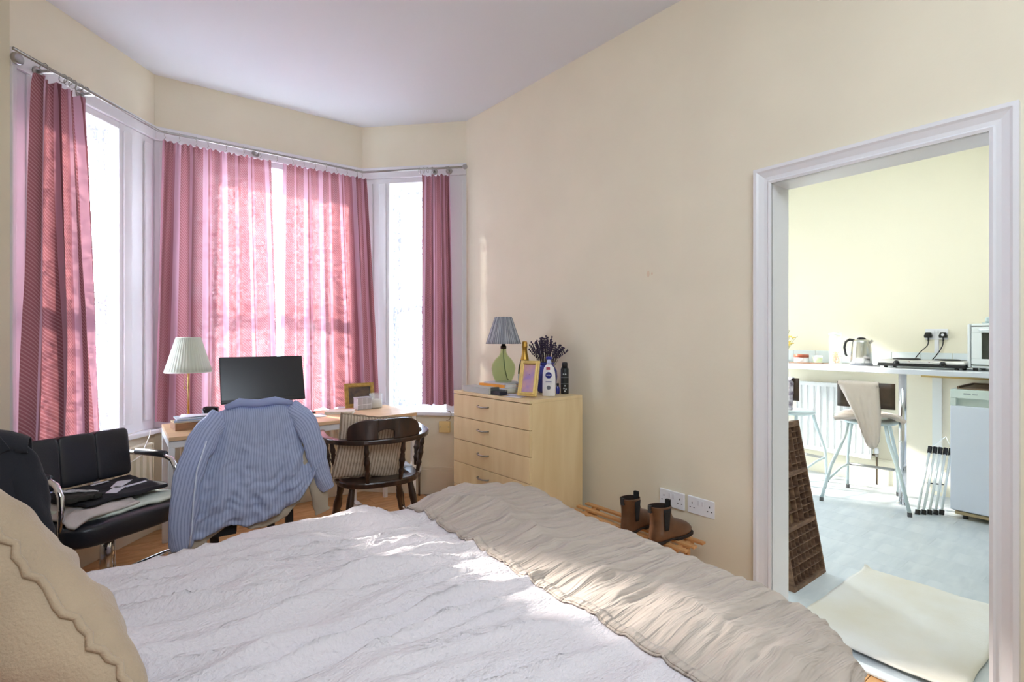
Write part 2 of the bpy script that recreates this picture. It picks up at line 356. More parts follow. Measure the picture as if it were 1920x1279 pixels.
# door opening (no leaf): lining, moulded architrave, threshold
dr = sempty('door_1')
def arch(p0, p1, horizontal, m=GLOSS):
    pass
prof = [(0, 0), (0, -.012), (.010, -.016), (.016, -.010), (.030, -.012), (.050, -.021), (.058, -.027), (.072, -.027), (.072, 0)]
def archi(side):
    a = MB(); w0 = .072
    if side == 'top':
        for (u0, t0), (u1, t1) in zip(prof[:-1], prof[1:]):
            vs = [a.b.verts.new(c) for c in ((XP+t0, DY0-u0, DH+u0), (XP+t1, DY0-u1, DH+u1), (XP+t1, DY1+u1, DH+u1), (XP+t0, DY1+u0, DH+u0))]; a.b.faces.new(vs)
    else:
        y = DY1 if side == 'l' else DY0; sg = 1 if side == 'l' else -1
        for (u0, t0), (u1, t1) in zip(prof[:-1], prof[1:]):
            vs = [a.b.verts.new(c) for c in ((XP+t0, y+sg*u0, 0), (XP+t1, y+sg*u1, 0), (XP+t1, y+sg*u1, DH+u1), (XP+t0, y+sg*u0, DH+u0))]; a.b.faces.new(vs)
    o = a.build('architrave', GLOSS, dr, weld=True); return o
for s_ in ('top', 'l', 'r'): archi(s_)
box('door_lining', (XP-.004, DY1, 0), (2.41, DY1+.03, DH+.03), GLOSS, dr); box('door_lining', (XP-.004, DY0-.03, 0), (2.41, DY0, DH+.03), GLOSS, dr)
box('head_lining', (XP-.004, DY0, DH), (2.41, DY1, DH+.03), GLOSS, dr)
MB().box((2.215, DY0, .002), (2.262, DY1, .012)).build('threshold_strip', mat('painted_threshold', (214, 220, 222), .4), dr, bevel=.003)
# kitchen
kw = wall('wall_kitchen_far', Vector((XK, 3.45, 0)), Vector((XK, -1.2, 0)), m=KWALL, z1=2.73)
KY = 3.42
m_ = MB(); WX0, WX1, WZ0, WZ1 = 3.65, 4.58, .10, 2.35
m_.box((2.405, KY, 0), (WX0, KY+.12, 2.73)); m_.box((WX1, KY, 0), (XK+.12, KY+.12, 2.73)); m_.box((WX0, KY, 0), (WX1, KY+.12, WZ0)); m_.box((WX0, KY, WZ1), (WX1, KY+.12, 2.73))
struct(m_.build('wall_kitchen_front', KWALL))
struct(MB().box((2.405, -1.32, 0), (XK, -1.2, 2.73)).build('wall_kitchen_back', KWALL))
struct(MB().box((2.405, -1.32, 2.73), (XK+.1, 3.54, 2.8)).build('ceiling_kitchen', mat('kitchen_ceiling_paint', (228, 234, 232), .9)))
w4 = sempty('window_4')
a = MB()
for x in (WX0, (WX0+WX1)/2-.03, WX1-.06): a.box((x, KY+.02, WZ0), (x+.06, KY+.09, WZ1))
a.box((WX0, KY+.02, WZ0), (WX1, KY+.09, WZ0+.06)); a.box((WX0, KY+.02, WZ1-.06), (WX1, KY+.09, WZ1)); a.build('frame', UPVC, w4)
MB().box((WX0, KY-.01, WZ0-.03), (WX1, KY+.12, WZ0)).build('sill', GLOSS, w4)
MB().box((WX0+.05, KY+.05, WZ0+.05), (WX1-.05, KY+.055, WZ1-.05)).build('pane', PANE, w4)
SL = mat('blind_slat', (235, 236, 238), .6, transl=.3)
for k in range(10):
    F = Matrix.Translation((WX0+.07+k*.088, KY-.05, 0)) @ Matrix.Rotation(R(66), 4, 'Z')
    MB().box((-.04, -.001, WZ0+.02), (.04, .001, WZ1), F).build('blind_slat', SL, w4)
kf = struct(MB().box((XP+.02, -1.3, -.1), (XK+.1, 3.5, -.01)).build('floor_kitchen', mat('vinyl_backing', (196, 200, 202), .7)))
pk = bpy.data.meshes.new('vinyl_plank'); bmx = MB().box((0, 0, -.01), (.18, .92, 0)).b; bmesh.ops.recalc_face_normals(bmx, faces=bmx.faces); bmx.to_mesh(pk); bmx.free(); pk.materials.append(VINYL)
k = 0; x = 2.265
while x < XK:
    y = -.9-(k % 3)*.31
    while y < 3.4:
        o = link('vinyl_plank', pk, kf, loc=(x, y, 0))
        if x+.18 > XK: o.scale = ((XK-x)/.18, 1, 1)
        y += .9206
    x += .1806; k += 1
F_, l_ = facet_frame(Vector((XK, 3.42, 0)), Vector((XK, -1.2, 0)))
MB().box((0, -.018, 0), (l_, 0, .2), F_).box((0, -.012, .2), (l_, 0, .215), F_).build('baseboard_kitchen', KWALL).__setitem__('kind', 'structure')
box('wall_batten', (XK-.02, 1.165, .03), (XK, 1.225, .985), mat('batten_paint', (236, 240, 236), .5), kw)
TILE = mat('white_glazed_tile', (232, 240, 242), .12)
y = 2.5
while y > -.6:
    MB().box((XK-.008, y-.197, 1.032), (XK, y, 1.142)).build('tile', TILE, kw, bevel=.002); y -= .2
struct(MB().prism([(-12, 4.5), (14, 4.5), (14, 30), (-12, 30)], -.7, -.6).build('ground_outside', mat('pale_paving', (170, 172, 172), .9, var=.1)))
# ------------------------------------------------------------ curtain rails
def off(F, l, d): return None
RZ = 2.60
rp = [(-.43, 3.245, RZ), (.150, 3.985, RZ), (1.503, 3.985, RZ), (2.09, 3.385, RZ)]
rail = thing('curtain_rail', 'thin steel curtain rail bent round the three sides of the bay', 'curtain rail')
def inset(a, b, t): return tuple(a[i]+(b[i]-a[i])*t for i in range(3))
def corner(i): return [inset(rp[i], rp[i-1], .03), rp[i], inset(rp[i], rp[i+1], .03)]
MB().tube([rp[0]]+corner(1)+corner(2)+[rp[3]], .008, 10).build('pole', STEEL, rail, smooth=True)
def disc(p, n, r, t, nm='bracket_rose', arm=None):
    n = Vector(n).normalized(); q = n.to_track_quat('Z', 'Y').to_matrix().to_4x4(); q.translation = Vector(p)
    m = MB().lathe([(r, 0), (r*1.02, t*.6), (r*.8, t)], mtx=q, seg=20)
    if arm: m.tube([Vector(p), Vector(arm)], .010, 10)
    return m.build(nm, STEEL, rail, smooth=True, bevel=.001)
nL = Vector((.768, -.640, 0)); nR = Vector((-.7117, -.7025, 0)); nM = Vector((0, -1, 0))
def onF(F, u, v, z): return F @ Vector((u, v, z))
disc(onF(FL, -.0, -.03, RZ), nL, .028, .02, 'end_cap')
for F, us in ((FL, (.12, .36)), (FR, (.62, .74)), (FM, (.60,))):
    for u in us: disc(onF(F, u, -.012, RZ), (F @ Vector((0, -1, 0)))-F.translation, .026, .012, arm=onF(F, u, -.10, RZ))
disc(rp[3], nR, .02, .012, 'end_cap')
rgm = None
def ring(p, t, nm='curtain_ring', r=.019):
    t = Vector(t).normalized(); a = Vector((0, 0, 1)); b = t.cross(a).normalized(); c = Vector(p)-a*r*.5
    pts = [c+a*r*math.cos(k/14*2*PI)+b*r*math.sin(k/14*2*PI) for k in range(14)]
    MB().tube(pts, .0022, 6, closed=True).build(nm, STEEL, rail, smooth=True)
def railpt(i, t): return Vector(inset(rp[i], rp[i+1], t))
for t in (.16, .27, .30, .33, .37, .41): ring(railpt(0, t), railpt(0, 1)-railpt(0, 0), r=.022)
for t in (.56, .60, .64, .69, .84): ring(railpt(2, t), railpt(2, 1)-railpt(2, 0), r=.022)
for k, t in enumerate((.02, .08, .15, .2, .28, .36, .44, .52, .6, .66, .72, .78, .84, .9, .96, .99)):
    p = railpt(1, t); MB().tube([p+Vector((0, 0, .010)), p+Vector((.004, -.009, 0)), p+Vector((0, -.004, -.02)), p+Vector((.006, 0, -.035)), p+Vector((-.004, -.004, -.05))], .0018, 6).build('curtain_hook', STEEL, rail)
CUR = curtain_mat('striped_curtain_fabric', .29); CURD = curtain_mat('bunched_curtain_fabric', .14)
def curtain(label, tl, tr, bl_, br_, ztop, zbot, folds, amp0, amp1, cloth, u0=0, bulge=0, seed=0, m=None):
    tl, tr, bl_, br_ = (Vector((p[0], p[1], 0)) for p in (tl, tr, bl_, br_))
    rnd = random.Random(seed); ph = [rnd.uniform(0, 6.28) for _ in range(4)]
    def f(u, v):
        t = 1-v; z = ztop+(zbot-ztop)*t
        a = tl.lerp(bl_, t); b = tr.lerp(br_, t); d = (b-a); n = Vector((d.y, -d.x, 0)).normalized(); dd = d.normalized()
        uu = u+.018*math.sin(u*11+ph[0]+t*2)+.01*nz(u*6+seed, t*2.2)
        am = amp0+(amp1-amp0)*min(1, t*1.6)
        w_ = am*(math.sin(2*PI*folds*uu+ph[1])+.45*math.sin(2*PI*folds*1.7*uu+ph[2]+t*1.5)+.5*nz(u*folds*1.3, t*2, seed))
        if t < .03: w_ += .007*math.sin(2*PI*folds*4.3*uu)*(1-t/.03)
        p = a+d*u+n*(w_+bulge*math.sin(PI*u)*t)+dd*(am*.35*math.cos(2*PI*folds*uu+ph[1]))
        hem = .008*math.sin(2*PI*folds*uu)*t
        return Vector((p.x, p.y, z+hem+(.006*math.sin(u*folds*20) if t == 0 else 0)))
    o = MB().grid(int(folds*26), 46, f, lambda u, v: (u0+u*cloth, v*(ztop-zbot))).build('curtain', m or CUR, smooth=True)
    return tag(o, label, 'curtain')
curtain('dark bunched mauve striped curtain at the far left of the bay, behind the black chair', (-.368, 3.335), (-.215, 3.535), (-.405, 3.245), (-.145, 3.60), 2.545, .72, 3.4, .022, .038, .95, 0, seed=1, m=CURD)
curtain('wide translucent pink striped curtain behind the monitor, left of the gap', (.165, 3.985), (.815, 3.985), (.118, 3.975), (.872, 3.985), 2.545, .72, 5.5, .008, .022, .98, .12, seed=2)
curtain('translucent pink striped curtain right of the gap, above the gold framed picture', (.900, 3.985), (1.525, 3.975), (.885, 3.985), (1.60, 3.925), 2.545, .72, 5.5, .008, .022, .98, .24, seed=3)
curtain('narrow bunched mauve curtain at the right end of the bay, beside the chest of drawers', (1.845, 3.625), (2.00, 3.472), (1.838, 3.632), (2.025, 3.447), 2.545, .735, 3, .016, .026, .75, .15, seed=4, m=CURD)
# ------------------------------------------------------------ radiators
RAD = mat('cream_radiator_enamel', (228, 220, 196), .35)
KRAD = mat('white_radiator_enamel', (240, 242, 242), .3)
def radiator(label, F, u0, u1, z0, z1, m, v0=-.075, dep=.04, pitch=.05, valve=None):
    L_ = u1-u0; ang = math.atan2(F[1][0], F[0][0]); o0 = F @ Vector((u0, v0, 0))
    t = thing('radiator', label, 'radiator', (o0.x, o0.y, 0), ang)
    n = int(L_/pitch); p = L_/n
    poly = []
    for k in range(n):
        x = k*p; poly += [(x, .0), (x+p*.18, -.0), (x+p*.30, -.013), (x+p*.70, -.013), (x+p*.82, 0)]
    poly += [(L_, 0), (L_, .012), (0, .012)]
    MB().prism(poly, z0+.04, z1-.035).build('ribbed_panel', m, t, bevel=.0)
    MB().box((0, -.004, z0), (L_, .01, z0+.045)).build('panel_rim', m, t, bevel=.003); MB().box((0, -.004, z1-.04), (L_, .01, z1-.008)).build('panel_rim', m, t, bevel=.003)
    MB().box((-.002, -.012, z1-.012), (L_+.002, dep, z1)).build('top_grille', m, t, bevel=.002)
    for x in (-.002, L_-.004): MB().box((x, -.012, z0+.02), (x+.006, dep, z1-.01)).build('side_panel', m, t, bevel=.002)
    for xb in (.05, L_-.09): MB().box((xb, dep*.6, z0+.1), (xb+.04, -v0-.001, z1-.1)).build('wall_bracket', m, t)
    if valve is not None:
        x = L_+.035 if valve > 0 else -.035; sg = 1 if valve > 0 else -1
        pv = MB().tube([(x, .02, 0), (x, .02, z0+.06)], .008, 8); pv.tube([(x, .02, z0+.04), (x-sg*.035, .02, z0+.04)], .007, 8)
        pv = pv.build('pipe', mat('old_copper_pipe', (110, 96, 80), .4, .7), t, smooth=True)
        MB().lathe([(.014, 0), (.017, .01), (.016, .035), (.012, .05), (0, .052)], (x, .02, z0+.055), seg=16).build('valve', WPL, t, smooth=True)
        MB().tube([(x, .02, z0+.03), (x, .02, z0+.058)], .013, 8).build('valve_nut', STEEL, t, smooth=True)
    return t
radiator('cream radiator under the left bay window, behind the black chair', FL, .12, .80, .14, .60, RAD, valve=-1)
radiator('cream radiator under the middle bay window, behind the desk', FM, .14, 1.36, .14, .61, RAD)
radiator('short cream radiator under the right bay window, beside the desk leg', FR, .06, .47, .14, .61, RAD, valve=1)
radiator('white radiator under the kitchen bar, behind the bar stools', F_, 3.42-2.24, 3.42-1.63, .21, .85, KRAD, pitch=.055, valve=1)
# ------------------------------------------------------------ desk
dk = thing('desk', 'long light wood desk on white metal legs under the bay window', 'desk', (.165, 3.28, 0), R(1))
DW, DD, DZ = 1.475, .54, .73
DESKW = wood_mat('birch_desk_top', (214, 178, 136), (226, 192, 150), 2, (1, 7, 7), .4)
MB().box((0, 0, DZ-.022), (DW, DD, DZ)).build('desktop', DESKW, dk, bevel=.003)
MB().box((.02, .015, DZ-.062), (DW-.02, .04, DZ-.022)).box((.02, DD-.04, DZ-.062), (DW-.02, DD-.015, DZ-.022)).box((.0, .015, DZ-.062), (.03, DD-.015, DZ-.022)).box((DW-.03, .015, DZ-.062), (DW, DD-.015, DZ-.022)).build('frame', WMETAL, dk, bevel=.002)
for x in (.0, DW-.03):
    for y in (.015, DD-.045): MB().box((x, y, 0), (x+.03, y+.03, DZ-.062)).build('leg', WMETAL, dk, bevel=.003)
box('foot_rail', (1.18, .38, .0), (1.22, .52, .03), WMETAL, dk); box('cable_upright', (1.18, .49, .03), (1.22, .52, .12), WMETAL, dk)
# monitor
mo = thing('monitor', 'black tilted computer monitor on the desk', 'monitor', (.68, 3.56, DZ), 0)
TM = Matrix.Translation((0, -.03, .275)) @ Matrix.Rotation(R(-17), 4, 'X')
a = MB(); a.box((-.243, 0, -.147), (.243, .022, .147), TM); a.box((-.15, .02, -.09), (.15, .045, .08), TM); a.build('casing', BLKPL, mo, bevel=.004)
SCR = mat('dark_screen', (42, 43, 48), .22)
MB().box((-.239, -.0015, -.125), (.239, 0, .143), TM).build('screen', SCR, mo)
MB().box((.022, -.0025, -.1395), (.048, -.0008, -.1325), TM).build('screen_maker_mark', mat('logo_silver', (200, 200, 205), .4), mo)
MB().tube([(0, .03, .01), (0, .03, .24)], .02, 12).build('stand_neck', STEEL, mo, smooth=True)
MB().lathe([(.11, 0), (.11, .006), (.10, .012), (.02, .015)], (0, .02, 0), sy=.8).build('stand_base', BLKPL, mo, smooth=True)
# desk lamp with pleated shade
def pleated(r0, r1, z0, z1, n, amp):
    return MB().grid(n*4, 6, lambda u, v: Vector((math.cos(2*PI*u)*((r0+(r1-r0)*v)+amp*math.cos(2*PI*u*n)), math.sin(2*PI*u)*((r0+(r1-r0)*v)+amp*math.cos(2*PI*u*n)), z0+(z1-z0)*v)), lambda u, v: (u*.8, v), closed_u=True)
lp = thing('table_lamp', 'brass desk lamp with white pleated shade, left of the monitor', 'lamp', (.29, 3.735, DZ))
MB().lathe([(.075, 0), (.075, .008), (.06, .018), (.012, .024)], seg=28).build('base', BRASS, lp, smooth=True)
MB().tube([(0, 0, .02), (0, 0, .46)], .0065, 10).build('pole', BRASS, lp, smooth=True)
SHADE = mat('white_pleated_fabric', (240, 243, 232), .9, transl=.4)
sh = pleated(.127, .066, .325, .535, 44, .0016).build('lamp_shade', SHADE, lp, smooth=True, solid=.0015)
MB().lathe([(.1275, .320), (.1285, .328)], seg=40).lathe([(.066, .531), (.067, .539)], seg=40).build('shade_trim', mat('ivory_trim', (236, 238, 226), .8), sh)
MB().tube([(0, 0, .44), (.066, 0, .533)], .0015, 6).tube([(0, 0, .44), (-.066, 0, .533)], .0015, 6).lathe([(.018, .36), (.03, .39), (.03, .43), (0, .46)], seg=16).build('bulb_holder', WPL, lp)
pc = MB().tube([(-.022, -.01, .37), (-.022, -.01, .235)], .0012, 6); pc.lathe([(0, .215), (.005, .22), (.004, .232), (0, .236)], (-.022, -.01, 0), seg=10); pc.build('pull_chain', BRASS, lp)
# clutter on the desk
def book(name, label, cat, loc, rz, wx, wy, h, cover, pages=(236, 230, 214), group=None):
    t = thing(name, label, cat, loc, rz, group); m = mat('cover_%d_%d_%d' % cover, cover, .5)
    MB().box((0, 0, 0), (wx, wy, .002)).box((0, 0, h-.002), (wx, wy, h)).box((0, 0, .002), (.002, wy, h-.002)).build('cover', m, t)
    MB().box((.002, .003, .002), (wx-.004, wy-.003, h-.002)).build('pages', mat('book_pages', pages, .9, var=.12, vscale=80, stretch=(1, 1, 12)), t); return t
wb = thing('wooden_box', 'small light brown wooden box at the left end of the desk', 'box', (.205, 3.47, DZ), R(6))
MB().box((0, 0, 0), (.20, .14, .008)).box((0, 0, .008), (.008, .14, .042)).box((.192, 0, .008), (.2, .14, .042)).box((.008, 0, .008), (.192, .008, .042)).box((.008, .132, .008), (.192, .14, .042)).build('body', mat('light_brown_wood', (176, 128, 92), .5, var=.15, stretch=(2, 10, 10)), wb, bevel=.002)
MB().box((0, 0, .042), (.2, .14, .047)).build('lid', mat('pale_wood_lid', (214, 190, 150), .5), wb, bevel=.001)
book('magazine', 'blue and grey magazine lying on the wooden box', 'magazine', (.20, 3.475, DZ+.048), R(-10), .20, .17, .010, (150, 168, 200))
book('magazine', 'pale patterned magazine under the white sheet, topmost of the pile', 'magazine', (.215, 3.48, DZ+.059), R(3), .19, .16, .007, (198, 206, 214))
def sheet(name, label, cat, loc, rz, wx, wy, m, sag=.004, th=.0006, parent=None):
    o = MB().grid(8, 8, lambda u, v: Vector((u*wx, v*wy, .0012+sag*(math.sin(u*3+v*2)**2)*.5)), lambda u, v: (u, v)).build(name, m, parent, smooth=True, solid=th)
    o.location = loc; o.rotation_euler = (0, 0, rz)
    return tag(o, label, cat) if label else o
PAPER = mat('white_paper', (240, 238, 244), .7, transl=.2)
sheet('paper_sheet', 'large white sheet of paper on top of the magazine pile', 'paper', (.225, 3.52, DZ+.067), R(-10), .30, .14, PAPER, .012)
cm = thing('webcam', 'small glossy black camera gadget standing on the desk left of the monitor', 'camera', (.40, 3.66, DZ), R(-20))
MB().lathe([(0, 0), (.022, .0), (.026, .006), (.01, .012), (.008, .05)], seg=18).build('stand', BLKPL, cm, smooth=True)
MB().lathe([(0, -.04), (.026, -.038), (.03, -.02), (.03, .02), (.026, .045), (0, .047)], seg=20, mtx=Matrix.Translation((0, 0, .078)) @ Matrix.Rotation(R(90), 4, 'Y')).build('body', mat('gloss_black', (16, 16, 20), .1), cm, smooth=True)
MB().lathe([(.018, 0), (.02, .004), (0, .006)], seg=16, mtx=Matrix.Translation((-.03, -.02, .078)) @ Matrix.Rotation(R(-110), 4, 'Y')).build('lens', mat('lens_glass', (190, 195, 205), .1), cm)
book('paperback_book', 'thick pale paperback lying on the desk right of the monitor', 'book', (1.08, 3.60, DZ), R(-28), .19, .125, .018, (228, 222, 210))
sheet('paper_sheet', 'white sheet of paper on the desk between monitor and paperback', 'paper', (.86, 3.52, DZ), R(-6), .21, .16, PAPER, .003)
ph_ = thing('phone', 'thin black phone lying on the desk behind the white paper', 'phone', (.90, 3.72, DZ), R(-8)); MB().box((0, 0, 0), (.15, .07, .008)).build('body', BLKPL, ph_, bevel=.003); MB().box((.004, .003, .008), (.146, .067, .0085)).build('screen', SCR, ph_)
pl_ = thing('pill_organiser', 'translucent white compartment box on the desk before the gold frame', 'box', (1.335, 3.66, DZ), R(8))
CLR = mat('frosted_clear_plastic', (226, 226, 234), .25, alpha=.6)
MB().box((0, 0, 0), (.115, .06, .085)).build('tray', CLR, pl_, bevel=.003); MB().box((-.002, -.002, .085), (.117, .062, .092)).build('lid', CLR, pl_, bevel=.002)
for i in range(4): MB().box((i*.0375, -.0015, .004), (i*.0375+.002, 0, .085)).build('divider', WPL, pl_)
MB().box((0, -.0015, .036), (.115, 0, .039)).build('shelf_line', WPL, pl_)
for i in range(3): MB().box((.006+i*.0375, .006, .005), (.034+i*.0375, .05, .028)).build('contents', mat('sage_contents', (150, 152, 132), .7), pl_)
cd = thing('candle_jar', 'clear glass candle jar with white wax on the desk', 'candle', (1.49, 3.70, DZ))
MB().lathe([(0, 0), (.048, 0), (.050, .006), (.050, .112), (.047, .112), (.047, .01), (0, .008)], seg=30).build('jar', GLASS, cd, smooth=True)
MB().lathe([(0, .009), (.0465, .009), (.0465, .066), (0, .066)], seg=30).build('wax', mat('white_wax', (240, 236, 228), .5, transl=.2), cd, smooth=True)
def frame(label, loc, rot, wd, ht, bd, m, pic, dep=.018, easel=True):
    t = thing('picture_frame', label, 'picture frame', loc, rot=rot); f = MB()
    for (k, y0, y1) in ((0, -dep, 0), (bd*.45, -dep*1.35, -dep)):
        b_ = bd-k-.004 if k else bd
        f.box((-wd/2+k, y0, k), (-wd/2+k+(b_), y1, ht-k)); f.box((wd/2-k-b_, y0, k), (wd/2-k, y1, ht-k))
        f.box((-wd/2+k+b_, y0, k), (wd/2-k-b_, y1, k+b_)); f.box((-wd/2+k+b_, y0, ht-k-b_), (wd/2-k-b_, y1, ht-k))
    f.build('moulding', m, t, bevel=.0015)
    MB().box((-wd/2+bd*.8, -dep*.5, bd*.8), (wd/2-bd*.8, -dep*.45, ht-bd*.8)).build('picture', pic, t)
    MB().box((-wd/2+.004, -dep*.4, .004), (wd/2-.004, .001, ht-.004)).build('backing_board', mat('brown_backing', (90, 66, 44), .8), t)
    if easel: MB().bar((0, .002, ht*.65), (0, ht*.36, .012), .03, .003, (1, 0, 0)).build('easel_leg', mat('brown_backing', (90, 66, 44)), t)
    return t
GOLD = mat('gilt_moulding', (196, 158, 84), .35, .55, var=.2, vscale=40)
GOLD2 = mat('pale_gilt_moulding', (232, 204, 132), .3, .45, var=.08, vscale=40)
pic1 = mat('dark_old_painting', (120, 96, 70), .4, rgb2=(44, 40, 52), vscale=22)
pic2 = mat('lilac_photograph', (232, 180, 160), .3, rgb2=(150, 130, 205), vscale=13)
frame('gilt framed dark picture standing at the back right of the desk', (1.40, 3.785, DZ+.003), (R(-12), 0, R(-4)), .225, .185, .030, GOLD, pic1)
# cables near desk
BC = mat('black_cable', (22, 22, 24), .5); WC = mat('white_cable', (232, 230, 224), .5)
def cable(label, pts, r, m, name='cable', cat='cable'):
    P_ = [Vector(p) for p in pts]; out = []
    for i in range(len(P_)-1):
        p0 = P_[max(i-1, 0)]; p1 = P_[i]; p2 = P_[i+1]; p3 = P_[min(i+2, len(P_)-1)]
        for k in range(8):
            t = k/8; out.append(.5*((2*p1)+(-p0+p2)*t+(2*p0-5*p1+4*p2-p3)*t*t+(-p0+3*p1-3*p2+p3)*t**3))
    out.append(P_[-1]); return tag(MB().tube(out, r, 6).build(name, m, smooth=True), label, cat)
cable('black power cable sagging below the desk in front of the radiator', [(.80, 3.72, .68), (.88, 3.62, .60), (1.0, 3.60, .50), (1.12, 3.62, .42), (1.2, 3.7, .22), (1.22, 3.72, .01), (1.38, 3.6, .006), (1.5, 3.5, .006)], .004, BC)
cable('thin black cable hanging straight down behind the windsor chair to the floor', [(1.06, 3.80, .68), (1.065, 3.79, .4), (1.06, 3.78, .15), (1.07, 3.76, .006)], .004, BC)
cable('white lamp cable hanging over the sill left of the desk', [(.10, 3.90, .69), (.095, 3.84, .66), (.07, 3.80, .60), (.05, 3.75, .56), (-.06, 3.62, .52)], .003, WC)
cable('white cable running along the left window sill', [(-.12, 3.70, .69), (-.06, 3.76, .682), (.0, 3.83, .685), (.06, 3.92, .69)], .003, WC)
cable('thin brown wire looping from the right sill to the junction box', [(2.0, 3.52, .688), (2.03, 3.50, .67), (2.035, 3.52, .62), (2.028, 3.565, .60)], .003, mat('brown_wire', (150, 130, 104), .6))
cable('pale cable coiled on the floor by the radiator end', [(1.80, 3.50, .006), (1.86, 3.44, .006), (1.93, 3.47, .006), (1.90, 3.52, .006), (1.84, 3.48, .008)], .004, WC)
jb = thing('junction_box', 'square cream electrical junction box below the right window sill', 'junction box', tuple(onF(FR, .705, -.001, .55)), math.atan2(FR[1][0], FR[0][0]))
CREAMP = mat('cream_plastic', (226, 200, 138), .5)
MB().box((-.043, -.026, -.043), (.043, 0, .043)).build('body', CREAMP, jb, bevel=.003); MB().box((-.045, -.031, -.045), (.045, -.026, .045)).build('cover_plate', CREAMP, jb, bevel=.002)
for x in (-.033, .033): MB().lathe([(.004, 0), (0, .001)], seg=8, mtx=Matrix.Translation((x, -.031, 0)) @ Matrix.Rotation(R(90), 4, 'X')).build('screw', STEEL, jb)
# ------------------------------------------------------------ chest of drawers
ch = thing('chest_of_drawers', 'pale maple chest of drawers against the wall right of the bay', 'chest of drawers', (1.724, 2.13, 0), R(4))
CW, CD, CZ = .72, .43, .925      # local: x = depth towards the wall, y = along the wall
MB().box((0, -.0, CZ-.018), (CD, CW, CZ)).build('top_panel', MAPLE, ch, bevel=.002)
MB().box((.018, 0, 0), (CD, .018, CZ-.018)).build('side_panel', MAPLE, ch); MB().box((.018, CW-.018, 0), (CD, CW, CZ-.018)).build('side_panel', MAPLE, ch)
MB().box((CD-.006, .018, .05), (CD, CW-.018, CZ-.018)).build('back_panel', MAPLE, ch); MB().box((.03, .018, 0), (.045, CW-.018, .06)).build('plinth', MAPLE, ch)
zt = CZ-.022; dh = (zt-.06)/5.85
hts = [dh, dh, dh, dh*1.0, dh*1.0, dh*.85]
for k, h in enumerate(hts):
    d_ = MB().box((0, .001, zt-h+.004), (.018, CW-.001, zt)).build('drawer', MAPLE, ch, bevel=.0015)
    MB().box((.018, .03, zt-h+.02), (CD-.03, CW-.03, zt-.03)).build('drawer_box', MAPLE, d_)
    if k < 5:
        zc = zt-h*.36; yc = CW*.565
        MB().tube([(0, yc-.05, zc), (-.012, yc-.047, zc), (-.022, yc-.02, zc-.002), (-.024, yc, zc-.002), (-.022, yc+.02, zc-.002), (-.012, yc+.047, zc), (0, yc+.05, zc)], .0048, 8).build('handle', STEEL, d_, smooth=True)
    zt -= h
CT = CZ+.0008
# lamp on books
bk = book('magazine_pile', 'silver grey flat box file at the left front of the chest top', 'box', (1.712, 2.50, CT), R(3), .088, .27, .036, (176, 180, 178), group=None); bk.name = 'box_file'
book('white_book', 'thick white book at the bottom of the stack under the lamp', 'book', (1.825, 2.48, CT), R(8), .17, .25, .030, (222, 226, 236))
book('orange_book', 'orange book in the stack under the green glass lamp', 'book', (1.825, 2.50, CT+.031), R(6), .17, .24, .018, (240, 160, 50), (140, 128, 116))
book('grey_book', 'grey book topmost of the stack, carrying the green glass lamp', 'book', (1.83, 2.50, CT+.050), R(4), .18, .21, .008, (190, 190, 204), (150, 140, 130))
gl = thing('table_lamp', 'green glass bottle lamp with grey gathered shade on the chest', 'lamp', (1.895, 2.605, CT+.0585))
GG = mat('green_bottle_glass', (176, 200, 146), .03, alpha=.09, trcol=(240, 246, 230), spec=.8)
MB().lathe([(0, 0), (.048, 0), (.054, .006), (.070, .045), (.077, .085), (.072, .115), (.050, .148), (.030, .168), (.020, .190), (.017, .215), (.0175, .218), (.0155, .218), (.014, .190), (.026, .165), (.046, .146), (.068, .114), (.073, .085), (.066, .046), (.050, .009), (0, .012)], seg=40).build('glass_body', GG, gl, smooth=True)
MB().lathe([(.019, .210), (.019, .228), (.012, .232), (.012, .262)], seg=16).build('cap', mat('dark_bronze', (50, 46, 36), .4, .6), gl, smooth=True)
MB().tube([(0, 0, .22), (.002, 0, .15), (.008, -.004, .08), (.022, -.01, .02), (.030, -.012, .012)], .003, 6).build('inner_flex', mat('dark_green_flex', (46, 62, 34), .5), gl, smooth=True)
GSH = stripe_mat('grey_gathered_fabric', (200, 202, 210), (116, 120, 134), .0165, .5, transl=.15, bump=.6)
pleated(.110, .052, .243, .412, 34, .0022).build('lamp_shade', GSH, gl, smooth=True, solid=.0015)
# champagne bottle
ct_ = thing('champagne_bottle', 'green champagne bottle with gold foil neck beside the lamp', 'bottle', (2.0, 2.52, CT))
MB().lathe([(0, .01), (.02, .0), (.040, 0), (.043, .006), (.043, .12), (.040, .15), (.030, .19), (.0215, .22)], seg=28).build('glass_body', mat('dark_green_glass', (52, 66, 34), .08, spec=.8), ct_, smooth=True)
MB().lathe([(.0305, .187), (.026, .205), (.018, .24), (.0155, .275), (.0185, .278), (.0185, .29), (.016, .292), (.0175, .305), (.014, .316), (0, .318)], seg=24).build('gold_foil', mat('gold_foil', (206, 160, 70), .35, .6), ct_, smooth=True)
MB().lathe([(.0436, .04), (.0436, .11)], seg=28).build('label_band', mat('pale_label', (206, 206, 214), .6), ct_, smooth=True)
